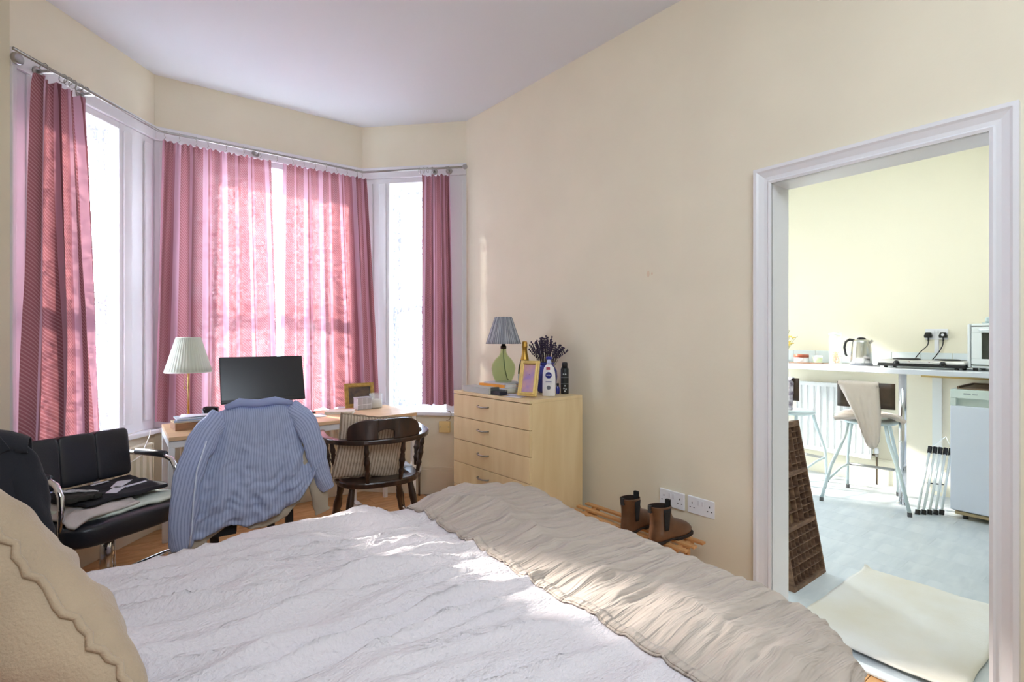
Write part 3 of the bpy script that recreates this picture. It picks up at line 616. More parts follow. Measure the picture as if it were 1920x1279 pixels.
# vase + lavender
BLUE = mat('cobalt_blue_glaze', (52, 58, 140), .15, coat=.3)
vz = thing('vase', 'dark blue rounded ceramic vase behind the white lotion bottle', 'vase', (2.065, 2.39, CT))
MB().lathe([(0, 0), (.045, 0), (.052, .01), (.066, .06), (.072, .10), (.069, .135), (.055, .160), (.048, .170), (.052, .178), (.058, .182), (.056, .187), (.048, .185), (.042, .172), (.050, .155), (.062, .13), (.064, .10), (.045, .015), (0, .012)], seg=36).build('body', BLUE, vz, smooth=True)
lv = thing('lavender_bunch', 'bunch of dried dark purple lavender standing in the blue vase', 'dried flowers', (2.065, 2.39, CT))
LV1 = mat('dried_lavender_stem', (74, 66, 60), .9); LV2 = mat('dried_lavender_flower', (64, 54, 76), .95)
rnd = random.Random(3)
for k in range(62):
    an = rnd.uniform(0, 2*PI); sp = rnd.uniform(.01, .125)*(1 if k % 5 else 1.25); h = .345-sp*.55+rnd.uniform(-.03, .02)
    bs = Vector((math.cos(an)*.018, math.sin(an)*.018, .10)); tp = Vector((math.cos(an)*sp, math.sin(an)*sp*.9, h)); md_ = bs.lerp(tp, .55)+Vector((0, 0, .03))
    MB().tube([bs, md_, tp], .0012, 4, cap=False).build('stem', LV1, lv)
    fm = MB(); dirv = (tp-md_).normalized()
    for q in range(6):
        c_ = tp-dirv*(q*.014); r_ = .0062*(1-.09*q)+rnd.uniform(-.001, .001)
        fm.lathe([(0, -.007), (r_*.8, -.003), (r_, .001), (r_*.5, .006), (0, .008)], c_+Vector((rnd.uniform(-.002, .002), rnd.uniform(-.002, .002), 0)), seg=6)
    fm.build('flower_head', LV2, lv)
# lotion bottle
lo = thing('lotion_bottle', 'white plastic body lotion bottle with round blue emblem on the chest', 'bottle', (1.955, 2.235, CT), R(-47))
LOT = mat('white_lotion_plastic', (238, 236, 238), .3)
MB().lathe([(0, 0), (.036, 0), (.038, .004), (.038, .10), (.036, .135), (.029, .165), (.016, .182), (.0125, .186), (.0125, .194)], seg=36, sy=.55).build('body', LOT, lo, smooth=True)
MB().lathe([(.0135, .186), (.0135, .20), (.011, .202), (.009, .215)], seg=20).build('collar', mat('pale_blue_collar', (200, 208, 240), .3), lo, smooth=True)
MB().lathe([(.009, .212), (.018, .215), (.019, .224), (.012, .229), (0, .23)], seg=20, sy=.6).build('cap', mat('royal_blue_plastic', (44, 56, 160), .3), lo, smooth=True)
NB = mat('navy_print', (28, 36, 130), .4)
fy = -.0215
MB().lathe([(.0185, 0), (.0185, .0008)], seg=32, mtx=Matrix.Translation((0, fy+.001, .122)) @ Matrix.Rotation(R(90), 4, 'X')).build('round_emblem', NB, lo)
text('emblem_lettering', 'NIVEA', .0095, WPL, lo, Matrix.Translation((0, fy-.0002, .122)) @ Matrix.Rotation(R(90), 4, 'X'))
MB().box((-.014, fy+.004, .152), (.008, fy+.0045, .168)).build('red_label', mat('label_red', (190, 70, 90), .5), lo)
MB().box((-.017, fy, .084), (.017, fy+.0004, .0865)).build('label_rule', NB, lo)
MB().box((-.02, fy, .078), (.02, fy+.0004, .0785)).build('label_rule', NB, lo); MB().lathe([(.012, 0), (.012, .0004), (.010, .0005), (.010, 0)], seg=24, mtx=Matrix.Translation((0, fy+.0004, .05)) @ Matrix.Rotation(R(90), 4, 'X')).build('leaf_mark', mat('grey_print', (150, 156, 170), .5), lo)
# aerosol
ac = thing('aerosol_can', 'black aerosol deodorant can at the right end of the chest top', 'spray can', (2.105, 2.262, CT))
CAN = mat('black_printed_can', (34, 38, 40), .35, var=0, rgb2=(20, 22, 24), vscale=30)
MB().lathe([(0, 0), (.0225, 0), (.024, .004), (.024, .150), (.021, .158)], seg=28).build('can', CAN, ac, smooth=True)
MB().lathe([(.0165, .155), (.0165, .186), (.014, .191), (0, .192)], seg=24).build('cap', mat('matte_black_cap', (30, 30, 32), .5), ac, smooth=True)
gm = mat('silver_print', (190, 196, 200), .4)
for (aa, z) in ((-150, .12), (-120, .12), (-145, .035), (-115, .03), (-130, .018), (-128, .05)):
    ax = R(aa); MB().lathe([(.005, 0), (0, .0006)], seg=8, mtx=Matrix.Translation((math.cos(ax)*.0238, math.sin(ax)*.0238, z)) @ Matrix.Rotation(ax, 4, 'Z') @ Matrix.Rotation(R(90), 4, 'Y')).build('printed_dot', gm, ac)
for z in (.10, .062): MB().lathe([(.0242, z), (.0242, z+.001)], seg=28).build('print_line', gm, ac)
bb = thing('small_blue_bottle', 'tiny dark blue bottle tucked between the vase and the aerosol can', 'bottle', (2.082, 2.30, CT))
MB().lathe([(0, 0), (.011, 0), (.012, .003), (.012, .035), (.006, .043), (.006, .05)], seg=18).build('body', BLUE, bb, smooth=True); MB().lathe([(.0075, .048), (.0075, .062), (0, .063)], seg=16).build('cap', BLKPL, bb, smooth=True)
frame('pale gold frame with a lilac photograph leaning back on the chest', (1.80, 2.243, CT+.007), (R(-16), 0, R(-62)), .115, .205, .022, GOLD2, pic2)
cu = thing('white_cup', 'white patterned cup holding small silver things, behind the gold frame', 'cup', (1.905, 2.40, CT))
MB().lathe([(0, .0), (.024, 0), (.027, .004), (.034, .09), (.031, .09), (.025, .008), (0, .006)], seg=28).build('body', mat('white_ceramic', (226, 230, 238), .3, rgb2=(196, 204, 222), vscale=90), cu, smooth=True)
MB().tube([(.0, 0, .01), (.012, .004, .10), (.02, .01, .128), (.008, .0, .135), (-.004, 0, .118), (.006, 0, .10)], .004, 8).tube([(-.01, -.01, .01), (-.014, -.012, .11)], .0035, 8).build('silver_trinket', CHROME, cu, smooth=True)
gj = thing('glass_jar', 'clear glass jar with cream beside the book stack', 'jar', (1.835, 2.448, CT)); MB().lathe([(0, 0), (.03, 0), (.034, .008), (.036, .05), (.03, .062), (.028, .062), (.033, .05), (.031, .01), (0, .006)], seg=28).build('glass_body', GLASS, gj, smooth=True); MB().lathe([(0, .007), (.030, .008), (.031, .03), (0, .03)], seg=24).build('contents', mat('cream_lotion', (226, 216, 186), .6), gj, smooth=True)
nb = thing('nail_polish', 'small green glass bottle with black cap between jar and cup', 'bottle', (1.87, 2.375, CT)); MB().lathe([(0, 0), (.011, 0), (.012, .003), (.012, .022), (.006, .028)], seg=16).build('glass_body', mat('olive_glass', (70, 84, 66), .2), nb, smooth=True); MB().lathe([(.007, .027), (.006, .062), (0, .063)], seg=12).build('cap', BLKPL, nb, smooth=True)
bx = thing('black_box', 'small open black case at the front of the chest top', 'box', (1.722, 2.405, CT), R(-2))
MB().box((0, 0, 0), (.055, .10, .022)).build('body', mat('charcoal_card', (40, 42, 52), .6), bx, bevel=.002); MB().box((.0, .088, .022), (.055, .10, .042)).box((.043, .0, .022), (.055, .088, .030)).build('lid', mat('grey_card', (96, 98, 96), .6), bx, bevel=.001)
sheet('card_sheet', 'white card lying flat at the front edge of the chest top', 'paper', (1.745, 2.245, CT), R(20), .085, .11, PAPER, .002)
sheet('card_sheet', 'white folded card with lilac print beside the black case', 'paper', (1.80, 2.31, CT+.003), R(35), .07, .09, mat('lilac_card', (226, 222, 240), .7), .002)
rb = thing('red_trinket', 'small round red wax trinket on the white card', 'ornament', (1.835, 2.347, CT+.005)); MB().lathe([(0, 0), (.012, .001), (.015, .009), (.010, .018), (0, .02)], seg=16).build('body', mat('red_wax', (176, 70, 74), .5), rb, smooth=True)
# ------------------------------------------------------------ sockets
def socket_plate(t, w_=.146, h=.086):
    MB().box((-w_/2, -.009, -h/2), (w_/2, 0, h/2)).build('face_plate', WPL, t, bevel=.003)
    for sx in (-1, 1):
        MB().box((sx*.011-.005, -.0125, .006), (sx*.011+.005, -.008, .030)).build('switch', mat('switch_white', (222, 222, 228), .3), t, bevel=.001)
        h_ = MB(); c = sx*.047
        h_.box((c-.0022, -.0094, .006), (c+.0022, -.0088, .015)); h_.box((c-.0145, -.0094, -.014), (c-.0075, -.0088, -.010)); h_.box((c+.0075, -.0094, -.014), (c+.0145, -.0088, -.010))
        h_.build('pin_slots', mat('slot_black', (16, 16, 18), .7), t)
dirw = (Vector((XP, 1.4, 0))-D).normalized(); angw = math.atan2(dirw.y, dirw.x)
def on_wall(y): t = (y-D.y)/(1.55-D.y); return D.x+(E_.x-D.x)*t
for y, lb in ((1.602, 'white double wall socket above the boots, left of the pair'), (1.440, 'white double wall socket above the shoe rack, right of the pair')):
    t = thing('wall_socket', lb, 'socket', (on_wall(y)-.0015, y, .428), R(-90)+R(2), group='double sockets on the bedroom wall'); socket_plate(t)
pf = MC.setdefault('patch', mat('bare_plaster_mark', (226, 205, 180), .9))
mk = MB()
for (y, z, a_, b_) in ((1.752, 1.613, .009, .017), (1.728, 1.612, .006, .008)):
    mk.lathe([(1, 0), (.9, .06)], seg=14, mtx=Matrix.Translation((on_wall(y)-.0005, y, z)) @ Matrix.Rotation(R(-90), 4, 'Y') @ Matrix.Diagonal((b_, a_, .01, 1)))
mk.build('plaster_patch', pf, bpy.data.objects['wall_right'])
# ------------------------------------------------------------ shoe rack + boots
rk = thing('shoe_rack', 'low slatted pine shoe rack along the wall under the sockets', 'shoe rack', (1.945, 1.385, 0), R(2))
RKW, RKL, RZ_ = .25, .70, .295
for k in range(4): MB().box((.0+k*.072, -.02, RZ_-.012), (.030+k*.072, RKL+.03, RZ_)).build('slat', PINE, rk, bevel=.002)
for k in range(4): MB().box((.0+k*.072, -.0, .10), (.030+k*.072, RKL, .112)).build('slat', PINE, rk, bevel=.002)
for y in (.04, RKL-.06):
    MB().box((.0, y, RZ_-.035), (.246, y+.02, RZ_-.012)).build('cross_bar', PINE, rk, bevel=.002); MB().box((.0, y, .078), (.246, y+.02, .10)).build('cross_bar', PINE, rk, bevel=.002)
    for x in (.0, .22): MB().box((x, y+.02, 0), (x+.026, y+.042, RZ_-.012)).build('leg', PINE, rk, bevel=.002)
BROWN = mat('tan_brown_leather', (116, 78, 52), .38, var=.25, vscale=14, coat=.15)
ELA = mat('black_elastic', (34, 32, 32), .9, bump=.4, bscale=200, stretch=(8, 8, 1)); SOLE = mat('dark_rubber_sole', (40, 30, 26), .7)
def boot(label, loc, rz):
    t = thing('ankle_boot', label, 'boot', loc, rz, 'pair of brown ankle boots')
    # sections along height: list of (z, x_back, x_front, half width)
    secs = [(.012, -.002, .272, .040), (.03, -.006, .277, .044), (.05, -.006, .272, .043), (.07, -.003, .240, .040), (.085, .001, .180, .037), (.10, .003, .140, .035), (.125, .002, .122, .034), (.15, -.004, .120, .036), (.168, -.010, .122, .039)]
    n = 28
    def ring_(z, xb, xf, hw, k):
        a_ = 2*PI*k/n; c = math.cos(a_); s_ = math.sin(a_); cx = (xb+xf)/2; rx = (xf-xb)/2
        long_ = min(1, max(0, (rx-.07)/.07)); x = cx+rx*c
        wv = hw*(abs(s_)**(.75))*(1 if s_ > 0 else -1)*(1-.30*long_*math.exp(-((x-.105)/.05)**2))
        top = z+(.012*(1-c)*.5 if z > .16 else 0)
        if long_ > 0 and z > .03: top = z-(.018*max(0, (x-.19)/.09)**2)*long_
        return Vector((x, wv, top))
    ff = lambda u, v: ring_(*[secs[min(len(secs)-1, int(round(v*(len(secs)-1))))][i] for i in range(4)], int(round(u*n)))
    m = MB().grid(n, len(secs)-1, ff, closed_u=True)
    m.build('leather_upper', BROWN, t, smooth=True, solid=.003, subd=1)
    inn = MB().grid(n, 2, lambda u, v: ring_([.166, .12, .06][int(round(v*2))], [-.006, .005, .01][int(round(v*2))], [.118, .116, .12][int(round(v*2))], [.036, .031, .03][int(round(v*2))], int(round(u*n))), closed_u=True)
    inn.build('lining', mat('boot_lining', (48, 34, 28), .9), t, smooth=True)
    for s_ in (-1, 1):
        g = MB().grid(4, 6, lambda u, v: Vector(((.040+.050*u)+(.5-u)*.02*(1-v), s_*(.0385+.002*v-.0028*abs(u-.5)*2+.0012), .062+.100*v)))
        g.build('elastic_gusset', ELA, t, smooth=True, solid=.0015)
    poly = []
    for k in range(32):
        a_ = 2*PI*k/32; x = .137+.146*math.cos(a_); poly.append((x, (.046 if math.sin(a_) > 0 else -.046)*abs(math.sin(a_))**.6*(1-.22*math.exp(-((x-.10)/.045)**2))))
    MB().prism(poly, .006, .014).build('sole', SOLE, t, bevel=.002)
    MB().prism([(x, y) for x, y in poly if x < .075], 0, .010).build('heel', SOLE, t, bevel=.002)
    MB().prism([(x, y) for x, y in poly if x > .13], 0, .0065).build('tread', SOLE, t)
    MB().tube([(-.008, 0, .145), (-.012, 0, .19), (-.010, 0, .205), (-.004, 0, .19), (-.002, 0, .15)], .0, 4).build('seam', ELA, t) if False else None
    MB().box((-.017, -.009, .150), (-.013, .009, .182)).box((-.006, -.009, .150), (-.003, .009, .182)).box((-.017, -.009, .180), (-.003, .009, .184)).build('pull_tab', ELA, t, bevel=.001)
    MB().box((.107, -.012, .145), (.110, .012, .190)).box((.119, -.012, .145), (.122, .012, .190)).box((.107, -.012, .188), (.122, .012, .192)).build('pull_tab', ELA, t, bevel=.001)
    return t
boot('brown leather ankle boot nearer the doorway, toe pointing to the wall', (1.958, 1.508, RZ_+.0005), R(-4))
boot('brown leather ankle boot standing further left, next to the chest', (1.940, 1.660, RZ_+.0005), R(8))
# bag on floor
bgm = MB().grid(20, 14, lambda u, v: Vector((.02+.17*u+.01*nz(u*5, v*5), -.02+.34*v, max(.004, .15*math.sin(PI*min(1, max(0, u)))**.6*(math.sin(PI*v)**.6)*(.5+.5*v)+.012*nz(u*6, v*6, 4)))))
o = bgm.build('fabric_bag', mat('black_nylon', (34, 36, 44), .7, bump=.3), smooth=True, solid=.004); o.location = (1.88, 3.02, 0); o.rotation_euler = (0, 0, R(12)); tag(o, 'crumpled black fabric bag on the floor behind the chest', 'bag')
# ------------------------------------------------------------ BED
bd = thing('bed', 'double bed with mattress under the white duvet, filling the foreground', 'bed', (-.66, .42, 0))
MB().box((.0, .04, .12), (1.98, 1.44, .30)).build('base', mat('grey_bed_fabric', (120, 116, 112), .9), bd, bevel=.03)
MB().box((.01, .05, .30), (2.04, 1.46, .50)).build('mattress', mat('mattress_ticking', (226, 222, 214), .9), bd, bevel=.09)
MB().box((-.06, .0, .0), (-.0, 1.50, .95)).build('headboard', wood_mat('bed_wood', (120, 84, 56), (146, 106, 72), 3), bd, bevel=.008)
for x in (.08, 1.88):
    for y in (.1, 1.36): MB().box((x, y, 0), (x+.05, y+.05, .12)).build('leg', BLKPL, bd)
def ridge(a): return 1-abs(a)*2.2
def bedmap(u, v, X0, X1, Y0, Y1, rc, rv, top, low):
    # u, v: cloth coordinates that may go past the mattress edge and hang down
    xi0, xi1, yi0, yi1 = X0+rc, X1-rc, Y0+rc, Y1-rc
    cx = min(max(u, xi0), xi1); cy = min(max(v, yi0), yi1); qx, qy = u-cx, v-cy; q = math.hypot(qx, qy)
    if q < 1e-6: return Vector((u, v, top)), Vector((0, 0, 1))
    dx, dy = qx/q, qy/q; flat = rc-rv
    if q <= flat: return Vector((u, v, top)), Vector((0, 0, 1))
    a_ = (q-flat)/rv
    if a_ < PI/2*.93:
        o = flat+rv*math.sin(a_); return Vector((cx+dx*o, cy+dy*o, top-rv*(1-math.cos(a_)))), Vector((dx*math.sin(a_), dy*math.sin(a_), math.cos(a_)))
    am = PI/2*.93; o = flat+rv*math.sin(am); ex = q-flat-rv*am
    return Vector((cx+dx*(o+ex*.10), cy+dy*(o+ex*.10), max(low, top-rv*(1-math.cos(am))-ex))), Vector((dx, dy, .1))
BX0, BX1, BY0, BY1 = -.655, 1.49, .395, 1.955
def sst(t): t = min(1, max(0, t)); return t*t*(3-2*t)
def swell(x, y): return -.045*sst((x-1.0)/.5)*sst((1.9-y)/.5)+.020*math.exp(-((x-1.05)/.25)**2-((y-1.72)/.22)**2)+.014*nz(x*1.6, y*1.8, 5)+.012*math.sin(PI*min(1, max(0, (y-.4)/1.55)))
def dcrease(x, y):
    wy = y+.10*math.sin(x*1.3+.4)+.07*nz(x*1.1, y*1.3, 2)+.05*(x-.4)
    fan = .6+.4*math.exp(-((x-.8)/.5)**2)
    h = .046*max(0, ridge(nz(x*.8, wy*5.2, 1)))**3*fan+.028*max(0, ridge(nz(x*1.3+3, wy*9, 7)))**4+.014*max(0, ridge(nz(x*1.9+9, wy*15, 9)))**3+.008*nz(x*2.6, wy*20, 3)+.003*nz(x*8, wy*42, 4)
    return h*(1-.6*sst((x-.70)/.16))
def dv(u, v):
    x, y = u, v; under = sst((1.05-x)/.11); h = swell(x, y)+dcrease(x, y)*under-.014*(1-under)
    p, n = bedmap(u, v, BX0, BX1-.03, BY0+.03, BY1-.012, .30, .10, .568, .16); return p+n*(h*(1 if n.z > .5 else .7))
NU, NV = 210, 230
uu0, uu1, vv0, vv1 = -.64, 1.78, .12, 2.32
DUV = duvet_mat('white_seersucker_cotton', (220, 213, 217))
MB().grid(NU, NV, lambda a, b: dv(uu0+(uu1-uu0)*a, vv0+(vv1-vv0)*b), lambda a, b: (uu0+(uu1-uu0)*a, vv0+(vv1-vv0)*b)).build('duvet', DUV, smooth=True)
tag(bpy.data.objects['duvet'], 'rumpled white seersucker duvet spread over the bed', 'duvet')
def th(u, v):
    x, y = u, v; ed = sst((x-.90)/.16)
    wy = y+.06*nz(x*1.5, y*2, 8)+.03*math.sin(x*3)
    cr = math.exp(-((x-1.05)/.22)**2-((y-1.70)/.28)**2)+.55*math.exp(-((x-1.12)/.07)**2)*.8
    h = swell(x, y)+.012+.011*nz(x*2.2, wy*3.2, 11)+cr*.026*max(0, ridge(nz(x*4.5, y*4.2, 15)))**2+.011*ridge(nz(x*2.2, wy*15, 12))+.0075*ridge(nz(x*2.6, wy*34, 13))+.006*max(0, ridge(nz(x*6, y*7, 17)))**3
    h = (swell(x, y)+dcrease(x, y)+.005)*(1-ed)+(h+.010)*ed
    p, n = bedmap(u, v, BX0, BX1, BY0, BY1, .28, .11, .568, .14); q = p+n*h
    if x < .96: q.x += .004*nz(y*9, 3)
    return q
THR = duvet_mat('beige_crinkled_gauze', (204, 191, 180), True, (168, 154, 142))
o = MB().grid(130, 400, lambda a, b: th(.90+1.06*a, .02+2.34*b), lambda a, b: (.9+1.06*a, .02+2.34*b)).build('throw', THR, smooth=True, solid=.003)
tag(o, 'beige crinkled gauze throw folded over the foot end of the bed', 'blanket')
MB().grid(2, 200, lambda a, b: th(.905+.022*a, .02+2.34*b)+Vector((0, 0, .003)), lambda a, b: (.9+.03*a, .02+2.34*b)).build('hem_band', THR, o, smooth=True, solid=.002)
# cushions
LIN = mat('beige_linen', (184, 162, 136), .95, bump=.5, bscale=220, var=.10, vscale=5, sheen=.2)
def pillow(name, label, cat, wx, wy, T, m, mtx, seam=None, wr=.010, seed=0, rot=None, nn=44, uvs_=None, parent=None):
    t = thing(name, label, cat) if parent is None else parent
    t.matrix_world = mtx
    b = MB()
    for sg in (1, -1):
        def f(u, v, sg=sg):
            a_, c_ = 2*u-1, 2*v-1
            k = max(0, (1-abs(a_)**2.6))**.5*max(0, (1-abs(c_)**2.6))**.5
            pin = 1-.07*(1-abs(c_))**1*abs(a_)**3; pin2 = 1-.07*(1-abs(a_))*abs(c_)**3
            e_ = min(1, (1-abs(a_))*6)*min(1, (1-abs(c_))*6)
            w_ = wr*(nz(a_*2.3+seed, c_*2.3, sg*3)+.6*ridge(nz(a_*1.4+seed, c_*5, sg*5)))*e_
            return Vector((wx/2*a_*pin, wy/2*c_*pin2, sg*(T/2*k)+w_*k))
        b.grid(nn, nn, f, uvs_ or (lambda u, v: (u*wx, v*wy)))
    b.build('cover', m, t, smooth=True, weld=True)
    if seam:
        pts = []
        for k in range(120):
            s_ = k/30; i = int(s_); q = 2*(s_-i)-1; a_, c_ = ((q, -1), (1, q), (-q, 1), (-1, -q))[i]
            pin = 1-.07*(1-abs(c_))*abs(a_)**3; pin2 = 1-.07*(1-abs(a_))*abs(c_)**3
            pts.append(Vector((wx/2*a_*pin*1.008, wy/2*c_*pin2*1.008, .004*math.sin(k*1.3)+.003*math.sin(k*2.9))))
        MB().tube(pts, seam, 8, closed=True).build('piping', m, t, smooth=True)
    return t
vx = Vector((-.087, .909, -.407)).normalized(); sy_ = Vector((.527, -.396, -.753)).normalized(); sy_ = (sy_-vx*sy_.dot(vx)).normalized(); n_ = vx.cross(sy_)
n_ = n_ if n_.z > 0 else -n_
vx = (vx-n_*.30).normalized(); n_ = vx.cross(sy_)
Mx = Matrix(((vx.x, sy_.x, n_.x, -.165), (vx.y, sy_.y, n_.y, 1.16), (vx.z, sy_.z, n_.z, .80), (0, 0, 0, 1)))
pillow('cushion', 'large beige linen cushion with piped seam at the head of the bed', 'cushion', .42, .46, .20, LIN, Mx, seam=.0055, seed=2, wr=.016, nn=64)
M3 = Matrix.Translation((-.27, 1.02, .675)) @ Matrix.Rotation(R(12), 4, 'Y') @ Matrix.Rotation(R(0), 4, 'X')
REDC = stripe_mat('red_white_stripe', (170, 40, 50), (226, 214, 206), .05, .35)
pillow('striped_pillow', 'red and white striped pillow tucked behind the beige cushion, lower left corner', 'pillow', .46, .62, .15, REDC, M3, seed=5)
# ------------------------------------------------------------ SALON CHAIR
LEA = mat('black_leatherette', (30, 32, 40), .38, bump=.15, bscale=120, coat=.1)
sl = thing('salon_chair', 'black padded swivel chair with chrome arms by the left bay window', 'chair', (-.085, 3.085, 0), R(31.2))
MB().lathe([(.21, 0), (.21, .012), (.16, .03), (.05, .045), (.034, .06)], seg=40).build('base', CHROME, sl, smooth=True)
MB().tube([(0, 0, .05), (0, 0, .40)], .031, 20).build('pedestal', CHROME, sl, smooth=True)
MB().tube([(.035, 0, .12), (.10, -.13, .14), (.20, -.24, .15), (.29, -.22, .15), (.31, -.12, .15), (.28, .0, .14), (.035, .02, .12)], .011, 10).build('footrest', CHROME, sl, smooth=True)
def pad(x0, x1, y0, y1, z0, z1, m, name, par, r=.03): return MB().box((x0, y0, z0), (x1, y1, z1)).build(name, m, par, smooth=True, bevel=r)
def softbox(cx, cy, cz, sx, sy, sz, e=4, nseg=28, mtx=None, dent=0):
    b = MB()
    def f(u, v):
        th_ = (u*2-1)*PI; ph__ = (v-.5)*PI
        c = lambda a: math.copysign(abs(math.cos(a))**(2/e), math.cos(a)); s_ = lambda a: math.copysign(abs(math.sin(a))**(2/e), math.sin(a))
        p = Vector((sx/2*c(ph__)*c(th_), sy/2*c(ph__)*s_(th_), sz/2*s_(ph__)))
        return p+Vector((cx, cy, cz))
    b.grid(nseg*2, nseg, f, closed_u=True)
    if mtx is not None:
        for v in b.b.verts: v.co = mtx @ v.co
    return b
softbox(-.035, -.02, .425, .47, .47, .115, 5).build('seat_cushion', LEA, sl, smooth=True, weld=True)
MB().box((-.22, -.20, .375), (.15, .16, .40)).build('seat_base', BLKPL, sl, bevel=.01)
TB = Matrix.Translation((-.02, .225, .668)) @ Matrix.Rotation(R(-8), 4, 'X')
for k in range(3):
    softbox((k-1)*.153, 0, 0, .160, .085, .245, 9, 20, TB).build('back_panel', LEA, sl, smooth=True, weld=True)
MB().box((-.225, .02, -.095), (.225, .042, .095), TB).build('back_shell', LEA, sl, bevel=.01)
for x in (-.12, .08): MB().bar((x, .19, .38), (x, .255, .62), .03, .008, (0, 1, 0)).build('back_bracket', CHROME, sl)
def arm(sx, nm):
    x = sx*.245-.015
    pts = [(x, .24, .655), (x, .10, .66), (x, -.06, .66), (x, -.115, .645), (x, -.145, .60), (x, -.15, .52), (x*.99, -.14, .42), (x*.93, -.10, .375), (x*.75, -.04, .368), (x*.5, 0, .366)]
    b = MB().tube(pts, .0125, 12).build('arm_tube', CHROME, sl, smooth=True)
    MB().tube([(x, .16, .665), (x, .02, .668), (x, -.06, .668)], .017, 12).build('arm_pad', LEA, b, smooth=True)
arm(1, ''); arm(-1, '')
MB().tube([(-.05, -.02, .36), (-.22, -.10, .335), (-.27, -.12, .335)], .007, 8).build('height_lever', BLKPL, sl, smooth=True)
# clothes on the seat
def cloth_pile(name, label, pts, z, amp, m, th_=.012, seed=0, sag=None, n=26, uvk=1, freq=4):
    p = [Vector((a, b, 0)) for a, b in pts]
    def f(u, v):
        q = (p[0].lerp(p[1], u)).lerp(p[3].lerp(p[2], u), v); e_ = min(1, 5*min(u, 1-u))*min(1, 5*min(v, 1-v))
        q += Vector((nz(u*4+seed, v*4), nz(u*4, v*4+seed), 0))*.018
        zz = z+amp*(.5+.5*nz(u*freq+seed, v*freq, 2)+.5*max(0, ridge(nz(u*3+seed, v*6))))
        if sag: zz += sag(u, v)
        return Vector((q.x, q.y, zz))
    return MB().grid(n, n, f, lambda u, v: (u*uvk, v*uvk)).build(name, m, smooth=True, solid=th_)
MS = Matrix.Translation(sl.location) @ Matrix.Rotation(R(31.2), 4, 'Z')
def toW(l): return [tuple((MS @ Vector((a, b, 0)))[:2]) for a, b in l]
CLG = mat('pale_green_cotton', (206, 216, 206), .95, bump=.3, bscale=90); CLW = mat('greige_cotton', (196, 188, 184), .95, bump=.3, bscale=90)
CLB = mat('black_jersey', (34, 33, 40), .95, bump=.25, bscale=90)
o = cloth_pile('folded_shirt', '', toW([(-.23, -.20), (.19, -.22), (.20, .16), (-.22, .17)]), .487, .012, CLG, seed=1, sag=lambda u, v: -.012*(1-min(1, v*6))); tag(o, 'pale green garment at the bottom of the pile on the black chair', 'clothes')
o = cloth_pile('wrinkled_shirt', '', toW([(-.25, -.22), (.02, -.20), (.0, .10), (-.25, .12)]), .503, .016, CLW, seed=4, sag=lambda u, v: -.03*(1-min(1, u*4))-.014*(1-min(1, v*6))); tag(o, 'crumpled greige top sticking out at the left of the clothes pile', 'clothes')
o = cloth_pile('black_tee', '', toW([(-.17, -.15), (.17, -.17), (.20, .17), (-.20, .17)]), .527, .012, CLB, seed=7, th_=.016); tag(o, 'folded black t-shirt with white lettering stroke on top of the pile', 'clothes')
WPR = mat('white_shirt_print', (214, 214, 224), .8)
def strokes(polys, z, m, par):
    for pl__ in polys:
        b = MB(); w_ = [MS @ Vector((a, c, 0)) for a, c in pl__]
        b.grid(6, 2, lambda u, v: (lambda q: Vector((q.x, q.y, z)))((w_[0].lerp(w_[1], u)).lerp(w_[3].lerp(w_[2], u), v))).build('white_stroke', m, par, solid=.003)
strokes([[(-.03, -.115), (.045, -.05), (.03, -.005), (-.05, -.07)], [(.03, -.04), (.14, .05), (.09, .085), (.01, .0)], [(.05, -.06), (.15, -.045), (.15, -.03), (.045, -.035)], [(-.12, .07), (-.07, .12), (-.09, .14), (-.14, .08)], [(.0, .12), (.08, .13), (.08, .145), (.0, .135)]], .549, WPR, o)
o2 = cloth_pile('waistband', '', toW([(-.21, -.10), (-.10, -.13), (-.08, -.02), (-.20, .03)]), .556, .006, mat('dark_olive_cotton', (46, 44, 40), .95), seed=9, th_=.02, n=12); tag(o2, 'small dark folded shorts with striped waistband on the black t-shirt', 'clothes')
STW = stripe_mat('striped_ribbing', (60, 58, 60), (220, 218, 222), .012, .6, axis=1)
MB().grid(10, 3, lambda u, v: MS @ Vector((-.195+.105*u, .02-.11*u+.028*v, .582+.006*nz(u*4, v)-.012*u*u)), lambda u, v: (u*.1, v*.03)).build('ribbed_waistband', STW, o2, smooth=True, solid=.008)
# ------------------------------------------------------------ WINDSOR CHAIR
wc = thing('windsor_chair', 'dark wood captain chair with curved arm rail at the desk', 'chair', (1.19, 2.95, 0), R(-9.8))
def turned(p0, p1, r, name='spindle', beads=((.22, 1.35), (.5, 1.55), (.78, 1.3)), par=wc, m=DARKW):
    p0 = Vector(p0); p1 = Vector(p1); n = 26; rr = []; pts = []
    for k in range(n+1):
        t = k/n; q = .72+.28*math.sin(PI*t)
        for c, a_ in beads: q += .6*(a_-1)*math.exp(-((t-c)/.045)**2)
        q -= .2*math.exp(-((t-.30)/.025)**2)+.2*math.exp(-((t-.70)/.025)**2)
        pts.append(p0.lerp(p1, t)); rr.append(r*q)
    return MB().tube(pts, rr, 12).build(name, m, par, smooth=True)
def arcp(k, n, w_=.295, d_=.275, y1=.17):
    t = k/n*2-1
    a_ = t*PI/2*1.0
    return (math.sin(a_)*w_, y1*0-(math.cos(a_)**.8)*d_ if abs(t) < .999 else 0, 0)
rail_pts = [(-.300, .20), (-.302, .10), (-.298, .0), (-.275, -.10), (-.215, -.19), (-.115, -.245), (0, -.262), (.115, -.245), (.215, -.19), (.275, -.10), (.298, .0), (.302, .10), (.300, .20)]
